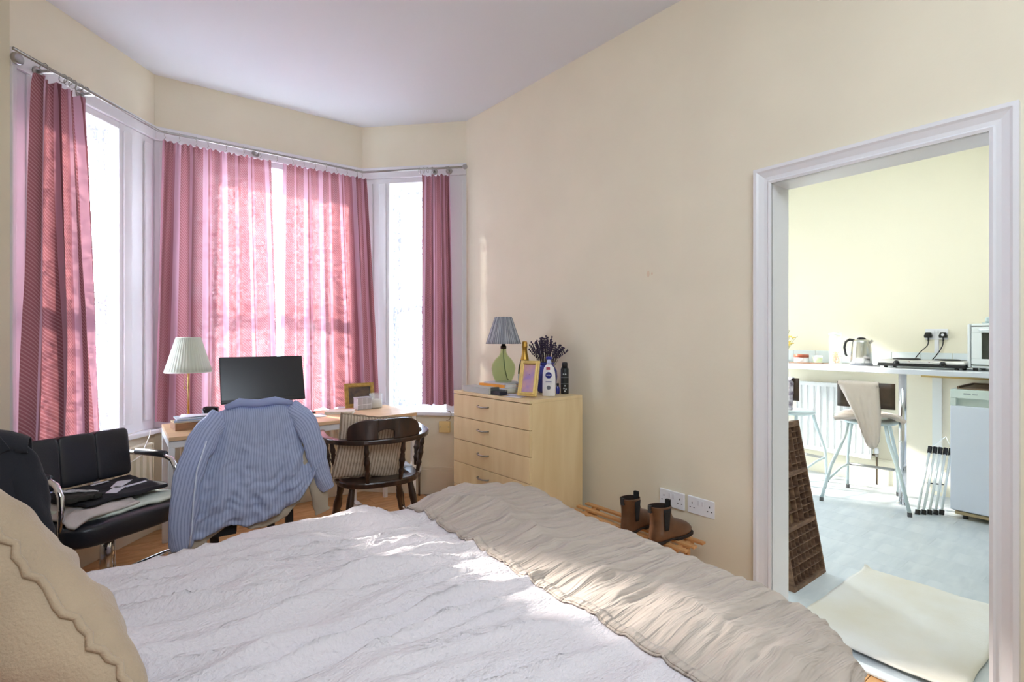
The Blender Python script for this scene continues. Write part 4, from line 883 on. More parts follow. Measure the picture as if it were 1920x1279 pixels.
def ribbon(pts, w0, z0, z1, ztop=None):
    P2 = []; sm = []
    V2 = [Vector((a, b, 0)) for a, b in pts]
    for i in range(len(V2)-1):
        p0 = V2[max(i-1, 0)]; p1 = V2[i]; p2 = V2[i+1]; p3 = V2[min(i+2, len(V2)-1)]
        for k in range(5):
            t = k/5; sm.append(.5*((2*p1)+(-p0+p2)*t+(2*p0-5*p1+4*p2-p3)*t*t+(-p0+3*p1-3*p2+p3)*t**3))
    sm.append(V2[-1]); b = MB(); rings = []
    N_ = len(sm)
    for i, p in enumerate(sm):
        t = (sm[min(i+1, N_-1)]-sm[max(i-1, 0)]).normalized(); n = Vector((-t.y, t.x, 0)); s_ = i/(N_-1)
        w_ = w0(s_) if callable(w0) else w0; zz1 = z1(s_) if callable(z1) else z1; zz0 = z0(s_) if callable(z0) else z0
        rings.append([b.b.verts.new(p+n*w_/2+Vector((0, 0, zz0))), b.b.verts.new(p-n*w_/2+Vector((0, 0, zz0))), b.b.verts.new(p-n*w_/2+Vector((0, 0, zz1))), b.b.verts.new(p+n*w_/2+Vector((0, 0, zz1)))])
    for i in range(N_-1):
        for k in range(4): b.b.faces.new((rings[i][k], rings[i][(k+1) % 4], rings[i+1][(k+1) % 4], rings[i+1][k]))
    b.b.faces.new(rings[0][::-1]); b.b.faces.new(rings[-1]); return b
ribbon(rail_pts, lambda s_: .042+.016*abs(2*s_-1)**3, .672, .70).build('arm_rail', DARKW, wc, bevel=.006)
cr = [(-.200, -.205), (-.15, -.236), (-.08, -.262), (0, -.272), (.08, -.262), (.15, -.236), (.200, -.205)]
cy_ = lambda s_: .70+.118*(max(0, math.sin(PI*min(1, max(0, s_))))**.42)
ribbon(cr[:3]+[(-.045, -.268)], .022, .70, lambda s_: .70+.035+.078*(max(0.0, math.sin(PI/2*min(1, s_*1.5)))**.45)).build('crest', DARKW, wc, bevel=.005)
ribbon([(.045, -.268)]+cr[4:], .022, .70, lambda s_: .70+.035+.078*(max(0.0, math.sin(PI/2*min(1, (1-s_)*1.5)))**.45)).build('crest', DARKW, wc, bevel=.005)
ribbon([(-.047, -.268), (0, -.272), (.047, -.268)], .022, lambda s_: .738+.018*math.sin(PI*s_), .813).build('crest', DARKW, wc, bevel=.004)
for (x, y) in ((-.287, .06), (.287, .06)): turned((x*.93, y, .452), (x, y+.01, .675), .019, 'arm_support')
for (x, y) in ((-.268, -.09), (.268, -.09), (-.105, -.243), (.105, -.243)): turned((x*.88, y*.9, .452), (x, y, .675), .0145)
MB().prism([(.24*math.copysign(abs(math.cos(2*PI*k/36))**.75, math.cos(2*PI*k/36)), .225*math.copysign(abs(math.sin(2*PI*k/36))**.75, math.sin(2*PI*k/36))-.01) for k in range(36)], .418, .455).build('seat', DARKW, wc, bevel=.010)
for sx in (-1, 1):
    for sy in (-1, 1): turned((sx*.235, sy*.215, 0), (sx*.165, sy*.155, .42), .022, 'leg', ((.18, 1.3), (.55, 1.35), (.82, 1.15)))
for sx in (-1, 1): turned((sx*.212, -.19, .16), (sx*.212, .19, .16), .013, 'stretcher', ((.5, 1.5),))
turned((-.212, 0, .16), (.212, 0, .16), .013, 'stretcher', ((.5, 1.5),))
turned((-.205, -.185, .20), (.205, -.185, .20), .012, 'stretcher', ((.5, 1.4),))
TICK = stripe_mat('beige_ticking_stripe', (206, 190, 170), (150, 128, 108), .0165, .42)
Mw = Matrix.Translation(wc.location) @ Matrix.Rotation(R(-9.8), 4, 'Z') @ Matrix.Translation((-.05, -.135, .635)) @ Matrix.Rotation(R(7), 4, 'Y') @ Matrix.Rotation(R(100), 4, 'X')
pillow('seat_cushion', 'beige ticking stripe cushion standing upright in the captain chair', 'cushion', .40, .38, .085, TICK, Mw, seam=.004, wr=.005, seed=3)
GREYC = mat('grey_blue_linen', (168, 176, 190), .95)
Mw2 = Matrix.Translation(wc.location) @ Matrix.Rotation(R(-9.8), 4, 'Z') @ Matrix.Translation((0, .045, .482)); pillow('seat_pad', 'flat grey blue pad lying on the seat of the captain chair', 'cushion', .42, .24, .05, GREYC, Mw2, wr=.004, seed=6)
# ------------------------------------------------------------ CHAIR WITH SHIRTS
BLK = mat('black_painted_wood', (24, 23, 26), .5)
def plain_chair(label, loc, rz, sw=.40, bh=.90, m=BLK):
    t = thing('dining_chair', label, 'chair', loc, rz)
    MB().box((-sw/2, -.2, .43), (sw/2, .2, .46)).build('seat', m, t, bevel=.008)
    for sx in (-1, 1):
        MB().bar((sx*(sw/2-.02), .17, 0), (sx*(sw/2-.02), .17, .43), .035, .035).build('leg', m, t, bevel=.003)
        MB().bar((sx*(sw/2-.02), -.21, 0), (sx*(sw/2-.02), -.19, .46), .035, .035).build('leg', m, t, bevel=.003)
        MB().bar((sx*(sw/2-.02), -.19, .44), (sx*(sw/2-.03), -.235, bh), .032, .03).build('back_post', m, t, bevel=.003)
    MB().box((-sw/2+.03, -.25, bh-.10), (sw/2-.03, -.225, bh)).build('top_rail', m, t, bevel=.004); MB().box((-sw/2+.02, -.225, .60), (sw/2-.02, -.205, .66)).build('back_rail', m, t, bevel=.004)
    MB().box((-sw/2+.02, -.205, .20), (sw/2-.02, -.185, .23)).build('stretcher', PINE, t, bevel=.003); return t
plain_chair('black chair almost hidden beneath the blue striped shirt', (.485, 3.0, 0), R(2), .38, .885)
def interp(tab, x):
    for (a0, b0), (a1, b1) in zip(tab[:-1], tab[1:]):
        if x <= a1: return b0+(b1-b0)*(x-a0)/max(1e-9, a1-a0)
    return tab[-1][1]
def drape(name, m, cx, y0, tab_top, tab_bot, xl, xr, lay, back=.22, n=90, seed=0, fold=.012, uvk=1, lean=.06, parent=None, ff=5):
    # cloth hanging over a chair back: v from the far hem over the top to the near hem
    def f(u, v):
        zt_ = interp(tab_top, u); zb = interp(tab_bot, u); fl_ = zt_-zb; R_ = .028+lay; tot = back+PI*R_+fl_; s_ = v*tot
        zc = zt_-R_
        if s_ < back: t = (back-s_)/max(.01, fl_); z = zc-(back-s_); y = y0+R_; sd = 0
        elif s_ < back+PI*R_: a_ = (s_-back)/R_; y = y0+R_*math.cos(a_); z = zc+R_*math.sin(a_); t = 0; sd = 0
        else: t = (s_-back-PI*R_)/fl_; z = zc-(s_-back-PI*R_)*(1-R_/fl_); y = y0-R_-lean*t; sd = 1
        t = min(1, t); x = interp(xl, t)+(interp(xr, t)-interp(xl, t))*u
        amp = fold*(.25+t)*sd
        y += -amp*(math.sin(u*2*PI*ff+seed+2*nz(u*2, t*2, seed))*.5+1.3*nz(u*5+seed, t*2.5, 1)+.7*ridge(nz(u*4+t*3+seed, t*4-u*2, 3))+.55*ridge(nz(u*9-t*5, t*9+u*6+seed, 5))+.5*ridge(nz(u*6+seed, t*13-u*3, 8)))
        edge = .035*sd*(abs(2*u-1)**6)
        return Vector((x, y+edge, z+.003*nz(u*12, t*5)))
    return MB().grid(n, n+10, f, lambda u, v: (u*uvk, v*uvk)).build(name, m, parent, smooth=True, solid=.004)
def sleeve(pts, radii, m, par, flat=.5, seed=0, name='sleeve', uvk=1):
    P_ = [Vector(p) for p in pts]; sm = []; rr = []
    for i in range(len(P_)-1):
        p0 = P_[max(i-1, 0)]; p1 = P_[i]; p2 = P_[i+1]; p3 = P_[min(i+2, len(P_)-1)]
        for k in range(9):
            t = k/9; sm.append(.5*((2*p1)+(-p0+p2)*t+(2*p0-5*p1+4*p2-p3)*t*t+(-p0+3*p1-3*p2+p3)*t**3)); rr.append(radii[i]+(radii[i+1]-radii[i])*t)
    sm.append(P_[-1]); rr.append(radii[-1]); N_ = len(sm)-1
    def f(u, v):
        k = int(round(v*N_)); t = (sm[min(k+1, N_)]-sm[max(k-1, 0)]).normalized(); a_ = t.cross(Vector((0, 1, 0))).normalized(); b_ = t.cross(a_).normalized()
        an = 2*PI*u; r_ = rr[k]*(1+.10*math.sin(an*3+v*9+seed)+.16*nz(math.cos(an)*1.2+seed, math.sin(an)*1.2, v*9)+.07*nz(math.cos(an)*3, v*16, seed)+.02*math.sin(v*30+math.sin(an)*2))
        return sm[k]+a_*math.cos(an)*r_+b_*math.sin(an)*r_*flat
    return MB().grid(32, N_, f, lambda u, v: (u*.3*uvk, v*.6*uvk), closed_u=True).build(name, m, par, smooth=True, solid=.003)
BK2 = mat('black_trouser_cloth', (24, 23, 28), .9)
o = drape('black_trousers', BK2, .5, 2.768, [(0, .888), (1, .888)], [(0, .34), (.28, .345), (.281, .60), (.70, .60), (.701, .42), (1, .43)], [(0, .36), (1, .285)], [(0, .64), (1, .69)], .002, .2, seed=2, fold=.004, lean=.05, ff=2)
tag(o, 'black trousers hanging undermost on the chair, showing below the shirts', 'clothes')
o = drape('beige_shirt', mat('khaki_cotton', (178, 168, 150), .95, bump=.3, bscale=120), .5, 2.768, [(0, .893), (1, .893)], [(0, .33), (.14, .345), (.2, .37), (.3, .405), (.45, .362), (.6, .356), (.75, .39), (.88, .46), (1, .56)], [(0, .34), (.5, .25), (1, .205)], [(0, .66), (.5, .72), (1, .755)], .008, .18, seed=5, fold=.006, lean=.065)
tag(o, 'beige khaki shirt under the blue striped one, hem showing below it', 'clothes')
sleeve([(.70, 2.74, .80), (.735, 2.69, .66), (.765, 2.685, .52), (.79, 2.69, .40), (.80, 2.69, .365)], [.05, .045, .042, .036, .034], MC['khaki_cotton'], o, .35, 3)
sleeve([(.30, 2.74, .80), (.225, 2.69, .60), (.215, 2.675, .44), (.23, 2.675, .325)], [.05, .05, .05, .045], MC['khaki_cotton'], o, .35, 4)
SHIRT = stripe_mat('blue_striped_linen', (208, 218, 244), (168, 182, 216), .0125, .42, transl=.42)
o = drape('striped_shirt', SHIRT, .5, 2.768, [(0, .885), (.1, .915), (.25, .938), (.42, .928), (.6, .925), (.75, .940), (.9, .92), (1, .885)], [(0, .36), (.12, .365), (.2, .39), (.32, .405), (.42, .385), (.55, .395), (.7, .425), (.82, .465), (.92, .53), (1, .64)],
          [(0, .305), (.2, .27), (.45, .225), (1, .185)], [(0, .70), (.3, .735), (.6, .76), (1, .77)], .017, .26, seed=1, fold=.015, lean=.085, uvk=.52)
tag(o, 'blue striped linen shirt draped over the chair back before the monitor', 'shirt')
sleeve([(.34, 2.75, .895), (.28, 2.70, .82), (.225, 2.665, .70), (.192, 2.65, .56), (.178, 2.65, .43), (.185, 2.655, .335)], [.05, .058, .055, .052, .050, .038], SHIRT, o, .42, 1)
sleeve([(.645, 2.75, .905), (.71, 2.70, .845), (.745, 2.672, .74), (.765, 2.665, .63), (.795, 2.665, .54), (.82, 2.665, .485)], [.045, .052, .048, .045, .040, .030], SHIRT, o, .45, 2)
MB().tube([(.36, 2.735, .935), (.42, 2.742, .955), (.50, 2.74, .945), (.58, 2.742, .952), (.66, 2.735, .935)], [.012, .02, .018, .02, .012], 10).build('collar', SHIRT, o, smooth=True)
MB().tube([(.275, 2.655, .80), (.235, 2.625, .68), (.222, 2.615, .55), (.215, 2.612, .42), (.205, 2.62, .345)], .0035, 6).build('placket_edge', mat('pale_blue_hem', (214, 224, 246), .9), o, smooth=True)
# ------------------------------------------------------------ SUIT JACKET
plain_chair('dark chair hidden under the black suit jacket at the left edge', (-.47, 2.62, 0), R(0), .40, .90)
SUIT = mat('charcoal_suit_wool', (34, 36, 44), .9, bump=.3, bscale=260, sheen=.1)
jk = drape('suit_jacket', SUIT, -.48, 2.385, [(0, .925), (.12, .945), (.3, .965), (.5, .985), (.7, .970), (.88, .953), (1, .925)], [(0, .36), (.5, .34), (1, .36)], [(0, -.70), (.2, -.72), (1, -.71)], [(0, -.275), (.2, -.255), (1, -.235)], .022, .25, seed=8, fold=.008, lean=.07, ff=1.5)
tag(jk, 'charcoal suit jacket hanging over a chair at the left edge', 'jacket')
sleeve([(-.325, 2.385, .90), (-.295, 2.365, .84), (-.268, 2.345, .71), (-.246, 2.33, .59), (-.235, 2.32, .46)], [.032, .044, .044, .040, .036], SUIT, jk, .75, 5)
fy2 = 2.312
MB().prism([(-.40, .955), (-.345, .955), (-.315, .90), (-.345, .885), (-.40, .70), (-.44, .62), (-.43, .80)], 0, .006, Matrix(((1, 0, 0, 0), (0, 0, -1, fy2+.02), (0, 1, 0, 0), (0, 0, 0, 1)))).build('lapel', SUIT, jk, bevel=.002)
MB().prism([(-.36, .752), (-.29, .772), (-.29, .788), (-.36, .768)], 0, .006, Matrix(((1, 0, 0, 0), (0, 0, -1, fy2+.015), (0, 1, 0, 0), (0, 0, 0, 1)))).build('breast_pocket', SUIT, jk)
for z in (.655, .60): MB().lathe([(.010, 0), (.010, .003), (0, .004)], seg=12, mtx=Matrix.Translation((-.315, 2.29, z)) @ Matrix.Rotation(R(90), 4, 'X')).build('button', BLKPL, jk)
# ------------------------------------------------------------ KITCHEN
wt = thing('breakfast_bar', 'long pale breakfast bar worktop along the far kitchen wall', 'worktop', (4.60, -1.15, 0))
ZT = 1.03; KL = 4.5
KL = 3.65
MB().box((0, 0, ZT-.038), (.568, KL, ZT)).build('worktop', mat('pale_laminate', (232, 236, 240), .25), wt, bevel=.006)
MB().box((-.004, 0, ZT-.034), (0, KL, ZT-.004)).build('edge_trim', mat('silver_grey_edge', (206, 212, 222), .3), wt)
MB().box((.54, 0, ZT-.085), (.568, 2.44, ZT-.038)).build('wall_batten', mat('raw_pine_batten', (214, 184, 116), .6, var=.15), wt); MB().box((.55, 2.44, ZT-.06), (.568, KL, ZT-.038)).build('wall_batten', KWALL, wt)
MB().tube([(.075, 2.435, 0), (.075, 2.435, ZT-.038)], .025, 18).build('leg', CHROME, wt, smooth=True)
MB().lathe([(.04, 0), (.04, .006), (.028, .01)], (.075, 2.435, 0)).build('foot_plate', CHROME, wt, smooth=True)
# kettle
kt = thing('kettle', 'stainless steel kettle with black handle on the breakfast bar', 'kettle', (4.97, 1.655, ZT), R(94))
MB().lathe([(.078, .02), (.080, .024), (.074, .12), (.066, .195), (.058, .213), (.03, .222), (0, .224)], seg=40).build('body', mat('polished_steel', (205, 205, 203), .22, 1), kt, smooth=True)
MB().lathe([(.082, 0), (.083, .012), (.078, .022)], seg=40).build('base', mat('grey_base_plastic', (120, 124, 132), .4), kt, smooth=True)
MB().lathe([(.036, .218), (.03, .232), (.012, .238), (0, .238)], seg=24).build('lid', BLKPL, kt, smooth=True)
MB().tube([(.05, 0, .212), (.085, 0, .218), (.115, 0, .20), (.125, 0, .15), (.115, 0, .09), (.105, 0, .075)], [.010, .011, .011, .010, .009, .007], 10).build('handle', BLKPL, kt, smooth=True)
MB().bar((-.055, 0, .185), (-.082, 0, .212), .03, .02).build('spout', STEEL, kt, bevel=.004)
# jars
pj = thing('pasta_jar', 'tall clear glass jar of orange pasta beside the kettle', 'jar', (5.0, 1.865, ZT)); MB().lathe([(0, 0), (.048, 0), (.050, .005), (.050, .235), (.044, .245), (.044, .262), (.041, .262), (.041, .243), (.047, .233), (.047, .008), (0, .006)], seg=28).build('glass_body', GLASS, pj, smooth=True)
MB().lathe([(.050, .258), (.052, .262), (.052, .275), (.02, .28), (0, .28)], seg=28).build('lid', mat('clear_lid', (214, 230, 230), .2, alpha=.5), pj, smooth=True)
b = MB(); rr_ = random.Random(5)
for k in range(70):
    a_, r_, z = rr_.uniform(0, 6.28), rr_.uniform(0, .037), rr_.uniform(.014, .105); q = Vector((math.cos(a_)*r_, math.sin(a_)*r_, z)); d = Vector((rr_.uniform(-1, 1), rr_.uniform(-1, 1), rr_.uniform(-1, 1))).normalized()*.009
    b.tube([q-d, q+Vector((0, 0, .003)), q+d], .0042, 5)
b.build('pasta', mat('orange_pasta', (232, 172, 84), .6), pj, smooth=True, kind='stuff')
tb = thing('storage_tub', 'small white tub with a red brown lid on the bar', 'tub', (5.0, 2.15, ZT)); MB().lathe([(0, 0), (.056, 0), (.060, .004), (.060, .052), (.055, .056)], seg=32).build('body', WPL, tb, smooth=True); MB().lathe([(.0615, .05), (.0615, .074), (.058, .078), (0, .078)], seg=32).build('lid', mat('red_brown_lid', (160, 84, 60), .4), tb, smooth=True)
gc = thing('candle_glass', 'small light green candle glass between tub and pasta jar', 'candle', (5.02, 2.02, ZT)); MB().lathe([(0, 0), (.036, 0), (.041, .006), (.044, .072), (.041, .072), (.037, .01), (0, .008)], seg=28).build('glass_body', GLASS, gc, smooth=True); MB().lathe([(0, .009), (.037, .01), (.039, .05), (0, .05)], seg=24).build('wax', mat('lime_wax', (206, 222, 150), .5), gc, smooth=True)
wbd = thing('wooden_board', 'thin brown wooden board lying flat on the bar before the candle glass', 'board', (4.86, 1.93, ZT), R(6)); MB().box((0, 0, 0), (.10, .26, .008)).build('board', mat('walnut_board', (132, 100, 78), .5), wbd, bevel=.003); MB().bar((.05, 0, .004), (.05, -.05, .004), .02, .008).build('handle', MC['walnut_board'], wbd)
fv = thing('glass_vase', 'clear glass vase at the left end of the bar', 'vase', (5.0, 2.315, ZT)); MB().lathe([(0, 0), (.04, 0), (.044, .005), (.048, .14), (.045, .14), (.041, .01), (0, .008)], seg=28).build('glass_body', GLASS, fv, smooth=True)
fb = thing('flower_bunch', 'small bunch of yellow and white dried flowers in the kitchen glass vase', 'dried flowers', (5.0, 2.315, ZT))
YF = mat('yellow_petals', (226, 202, 110), .8); WF = mat('white_seed_heads', (226, 220, 206), .8); GSM = mat('green_stems', (140, 150, 96), .8)
rr_ = random.Random(11)
for k in range(26):
    a_ = rr_.uniform(0, 6.28); s_ = rr_.uniform(.02, .13); hh = rr_.uniform(.16, .25)+(.08 if k % 6 == 0 else 0); tp = Vector((math.cos(a_)*s_, math.sin(a_)*s_, hh))
    MB().tube([(math.cos(a_)*.01, math.sin(a_)*.01, .02), (tp.x*.5, tp.y*.5, hh*.7), tp], .0014, 4).build('stem', GSM, fb)
    h_ = MB()
    if k % 6 == 0: h_.lathe([(0, -.008), (.009, 0), (0, .008)], tp, seg=8)
    else:
        for q in range(5):
            c_ = tp+Vector((rr_.uniform(-.014, .014), rr_.uniform(-.014, .014), rr_.uniform(-.012, .012))); h_.lathe([(0, -.005), (.010, 0), (.004, .006), (0, .006)], c_, seg=6)
    h_.build('flower_head', WF if k % 6 == 0 else YF, fb)
# hot plate
hp = thing('hot_plate', 'silver and black double electric hot plate on the breakfast bar', 'hot plate', (4.74, .94, ZT))
SILV = mat('silver_painted_metal', (206, 204, 202), .3, .5)
MB().box((0, 0, .014), (.27, .53, .038)).build('lower_body', BLKPL, hp, bevel=.008); MB().box((-.006, -.006, .036), (.276, .536, .062)).build('casing', SILV, hp, bevel=.012)
for y, r_ in ((.13, .078), (.38, .088)): MB().lathe([(r_, .060), (r_, .070), (r_*.9, .073), (0, .072)], (.15, y, 0), seg=32).build('cooking_ring', mat('cast_iron', (50, 50, 52), .5), hp, smooth=True); MB().lathe([(r_+.012, .0605), (r_+.012, .064), (r_, .064)], (.15, y, 0), seg=32).build('ring_rim', STEEL, hp)
for y in (.12, .40): MB().lathe([(.019, 0), (.017, .018), (0, .019)], seg=18, mtx=Matrix.Translation((-.004, y, .042)) @ Matrix.Rotation(R(-90), 4, 'Y')).build('knob', BLKPL, hp, smooth=True)
for x in (.03, .24):
    for y in (.05, .48): MB().lathe([(.014, 0), (.012, .015)], (x, y, 0), seg=12).build('foot', BLKPL, hp)
for y in (.2, .32): MB().lathe([(.004, 0), (0, .002)], seg=8, mtx=Matrix.Translation((-.006, y, .052)) @ Matrix.Rotation(R(-90), 4, 'Y')).build('indicator', mat('red_indicator', (120, 50, 40), .4), hp)
# toaster oven
ov = thing('toaster_oven', 'white mini oven with glass door at the right end of the bar', 'oven', (4.78, .455, ZT))
OW = mat('white_enamel', (228, 234, 236), .3)
f = MB(); f.box((0, 0, .02), (.30, .02, .335)); f.box((0, .46, .02), (.30, .48, .335)); f.box((0, .02, .02), (.30, .46, .04)); f.box((0, .02, .315), (.30, .46, .335)); f.box((.28, .02, .04), (.30, .46, .315)); f.build('casing', OW, ov, bevel=.01)
dO = MB(); dO.box((-.012, .02, .045), (0, .455, .085)); dO.box((-.012, .02, .27), (0, .455, .312)); dO.box((-.012, .02, .085), (0, .06, .27)); dO.box((-.012, .40, .085), (0, .455, .27)); dO = dO.build('door', OW, ov, bevel=.003)
MB().box((-.006, .06, .085), (-.003, .40, .27)).build('door_glass', mat('smoked_glass', (60, 66, 62), .08, alpha=.55), dO)
MB().tube([(-.012, .07, .29), (-.04, .08, .29), (-.04, .39, .29), (-.012, .41, .29)], .008, 10).build('handle', OW, dO, smooth=True)
MB().box((.01, .02, .04), (.28, .46, .05)).box((.265, .02, .05), (.28, .46, .315)).build('inner_cavity', mat('oven_cavity', (70, 66, 60), .6), ov); MB().box((.02, .02, .15), (.26, .46, .153)).build('oven_shelf', STEEL, ov)
for x in (.03, .27):
    for y in (.04, .44): MB().lathe([(.014, 0), (.014, .02)], (x, y, 0), seg=12).build('foot', BLKPL, ov)
dd = thing('butter_dish', 'pale blue grey small dish on top of the mini oven', 'dish', (4.90, .80, ZT+.336)); MB().box((-.05, -.07, 0), (.05, .07, .006)).build('tray', mat('blue_grey_ceramic', (190, 208, 212), .3), dd, bevel=.002); MB().box((-.035, -.055, .006), (.035, .055, .045)).build('lid', MC['blue_grey_ceramic'], dd, bevel=.008)
# kitchen socket, plugs, cords, trunking
ks = thing('wall_socket', 'white double wall socket with two black plugs above the hot plate', 'socket', (XK-.001, 1.201, 1.292), R(-90)); socket_plate(ks)
box('cable_trunking', (XK-.018, 1.185, 1.142), (XK, 1.212, 1.248), WPL, kw)
for y, lb in ((1.248, 'black plug in the left half of the kitchen socket'), (1.154, 'black plug with white sticker in the right half of the kitchen socket')):
    t = thing('plug', lb, 'plug', (XK-.0105, y, 1.282), R(-90)); MB().prism([(-.025, -.018), (.025, -.018), (.026, .0), (.016, .025), (-.016, .025), (-.026, 0)], 0, .034, Matrix(((1, 0, 0, 0), (0, 0, -1, 0), (0, 1, 0, 0), (0, 0, 0, 1)))).build('body', BLKPL, t, bevel=.004); MB().tube([(0, -.015, -.015), (0, -.018, -.045)], .006, 8).build('strain_relief', BLKPL, t)
    if y < 1.2: MB().lathe([(.010, 0), (0, .001)], seg=16, mtx=Matrix.Translation((0, -.0345, .005)) @ Matrix.Rotation(R(90), 4, 'X')).build('sticker', WPL, t)
cable('black cord hanging from the left kitchen plug to the hot plate', [(5.162, 1.248, 1.238), (5.15, 1.252, 1.20), (5.13, 1.29, 1.15), (5.11, 1.318, 1.10), (5.06, 1.32, 1.075), (5.02, 1.31, 1.07)], .0035, BC, 'power_cord')
cable('black cord hanging from the right kitchen plug to the worktop', [(5.162, 1.154, 1.238), (5.15, 1.156, 1.20), (5.13, 1.18, 1.14), (5.11, 1.215, 1.08), (5.09, 1.24, 1.036)], .0035, BC, 'power_cord')
cable('black cord looping behind the hot plate towards the mini oven', [(5.07, 1.10, 1.04), (5.06, 1.04, 1.085), (5.04, .99, 1.09), (5.03, .945, 1.06), (5.0, .90, 1.036)], .0035, BC, 'power_cord')
cable('thin black cord lying on the bar between kettle and hot plate', [(4.90, 1.60, 1.034), (4.86, 1.56, 1.034), (4.84, 1.52, 1.034), (4.86, 1.485, 1.034)], .0035, BC, 'power_cord')
# fridge
fr = thing('fridge', 'white under-counter fridge standing below the bar', 'fridge', (4.60, .44, 0))
FW = mat('white_fridge_enamel', (214, 222, 238), .35); FG = mat('pale_green_grey_trim', (206, 220, 216), .4)
MB().box((.045, 0, .05), (.56, .55, .89)).build('cabinet', FW, fr, bevel=.004); MB().box((.0, 0, .065), (.043, .55, .79)).build('door', FW, fr, bevel=.004)
MB().box((-.004, 0, .845), (.56, .55, .905)).build('top_fascia', FG, fr, bevel=.004)
h_ = MB(); h_.box((.0, .52, .79), (.043, .55, .845)); h_.box((.0, 0, .79), (.043, .03, .845)); h_.box((.03, .03, .79), (.043, .52, .845)); h_.build('handle_recess', FG, fr)
MB().box((.03, .02, .03), (.56, .53, .05)).build('plinth', mat('wooden_plinth', (196, 176, 136), .6), fr)
for x in (.06, .5):
    for y in (.05, .48): MB().lathe([(.015, 0), (.015, .03)], (x, y, 0), seg=10).build('foot', BLKPL, fr)
MB().box((-.005, .440, .872), (-.004, .478, .882)).build('fridge_mark', mat('grey_lettering', (150, 164, 170), .4), fr); MB().box((-.005, .405, .872), (-.004, .432, .879)).build('fridge_mark', MC['grey_lettering'], fr)
ft = thing('wooden_tray', 'flat brown wooden tray lying on top of the fridge', 'tray', (4.63, .47, .906)); MB().box((0, 0, 0), (.44, .49, .008)).build('base', mat('brown_tray_wood', (130, 106, 84), .5), ft, bevel=.002); MB().box((0, 0, .008), (.44, .012, .02)).box((0, .478, .008), (.44, .49, .02)).box((.428, .012, .008), (.44, .478, .02)).build('rim', MC['brown_tray_wood'], ft)
# stools
SGM = mat('pale_grey_green_metal', (206, 220, 222), .35, .3); BRL = mat('brown_leather_back', (84, 66, 50), .5, var=.35, vscale=9)
def stool(label, loc, rz):
    t = thing('bar_stool', label, 'bar stool', loc, rz, 'bar stools at the breakfast bar')
    MB().lathe([(0, .60), (.17, .60), (.185, .606), (.188, .618), (.17, .628), (0, .624)], seg=32).build('seat', SGM, t, smooth=True)
    for sx, sy, ex, eyy in ((-1, 1, .29, .27), (-1, -1, .29, .27), (1, 1, .25, .17), (1, -1, .25, .17)):
        MB().tube([(sx*.12, sy*.12, .60), (sx*.145, sy*.135, .50), (sx*(.10+ex*.5), sy*(.09+eyy*.45), .28), (sx*ex, sy*eyy, .02)], .0125, 10).build('leg', SGM, t, smooth=True)
        MB().tube([(sx*(ex-.002), sy*(eyy-.001), .03), (sx*ex, sy*eyy, 0)], .0145, 10).build('rubber_foot', mat('grey_rubber', (90, 90, 92), .7), t)
    MB().tube([(.225, .155, .21), (.225, -.155, .21)], .011, 10).build('footrest', STEEL, t, smooth=True)
    for sy in (-1, 1): MB().tube([(.225, sy*.155, .21), (.05, sy*.19, .205), (-.255, sy*.235, .16)], .009, 8).build('side_rail', SGM, t, smooth=True)
    MB().tube([(-.10, 0, .60), (-.17, 0, .615), (-.21, 0, .66), (-.215, 0, .90)], .012, 10).build('back_strut', BLKPL, t, smooth=True)
    MB().grid(12, 4, lambda u, v: Vector((-.195-.03*math.cos((u-.5)*2.4)+.028, (u-.5)*.36, .735+.19*v)), lambda u, v: (u, v)).build('backrest', BRL, t, smooth=True, solid=.012); return t
s1 = stool('bar stool with brown leather back and a beige garment hung on it', (4.62, 1.49, 0), R(12))
s2 = stool('bar stool at the left behind the printer tray, partly hidden by the door jamb', (4.66, 2.09, 0), R(-8))
BEI = mat('cream_knit', (226, 214, 204), .95, bump=.3, bscale=120, transl=.15); SM = Matrix.Translation((4.62, 1.49, 0)) @ Matrix.Rotation(R(12), 4, 'Z')
g = drape('hanging_cardigan', BEI, 0, 0, [(0, .935), (1, .935)], [(0, .62), (.15, .55), (.4, .46), (.7, .44), (.9, .46), (1, .50)], [(0, -.14), (.5, -.07), (1, .0)], [(0, .115), (.6, .13), (1, .12)], .002, .20, seed=3, fold=.010, n=30, lean=.02)
def _rot(o, M):
    for v in o.data.vertices: v.co = M @ v.co
_rot(g, SM @ Matrix.Translation((-.205, 0, 0)) @ Matrix.Rotation(R(-90), 4, 'Z') @ Matrix.Translation((-.03, 0, 0)))
tag(g, 'cream garment hanging over the brown stool back, one sleeve down', 'clothes')
gp = cloth_pile('crumpled_cardigan', '', [tuple((SM @ Vector((a, c, 0)))[:2]) for a, c in ((-.22, .20), (-.16, -.24), (.12, -.18), (.10, .19))], .636, .05, BEI, seed=6, th_=.02, freq=3, sag=lambda u, v: -.035*(abs(2*u-1)**3)); tag(gp, 'cream cloth bundled on the seat of the stool with the brown back', 'clothes')
CHK = mat('white_purple_knit', (230, 228, 236), .95, rgb2=(110, 100, 120), vscale=24)
g2 = drape('patterned_cloth', CHK, 0, 0, [(0, .93), (1, .93)], [(0, .64), (1, .66)], [(0, -.14), (1, -.15)], [(0, .15), (1, .16)], .002, .16, seed=9, fold=.008, n=20, lean=.02)
_rot(g2, Matrix.Translation((4.66, 2.09, 0)) @ Matrix.Rotation(R(-8), 4, 'Z') @ Matrix.Translation((-.205, 0, 0)) @ Matrix.Rotation(R(-90), 4, 'Z')); tag(g2, 'white and purple patterned cloth over the back of the left stool', 'clothes')
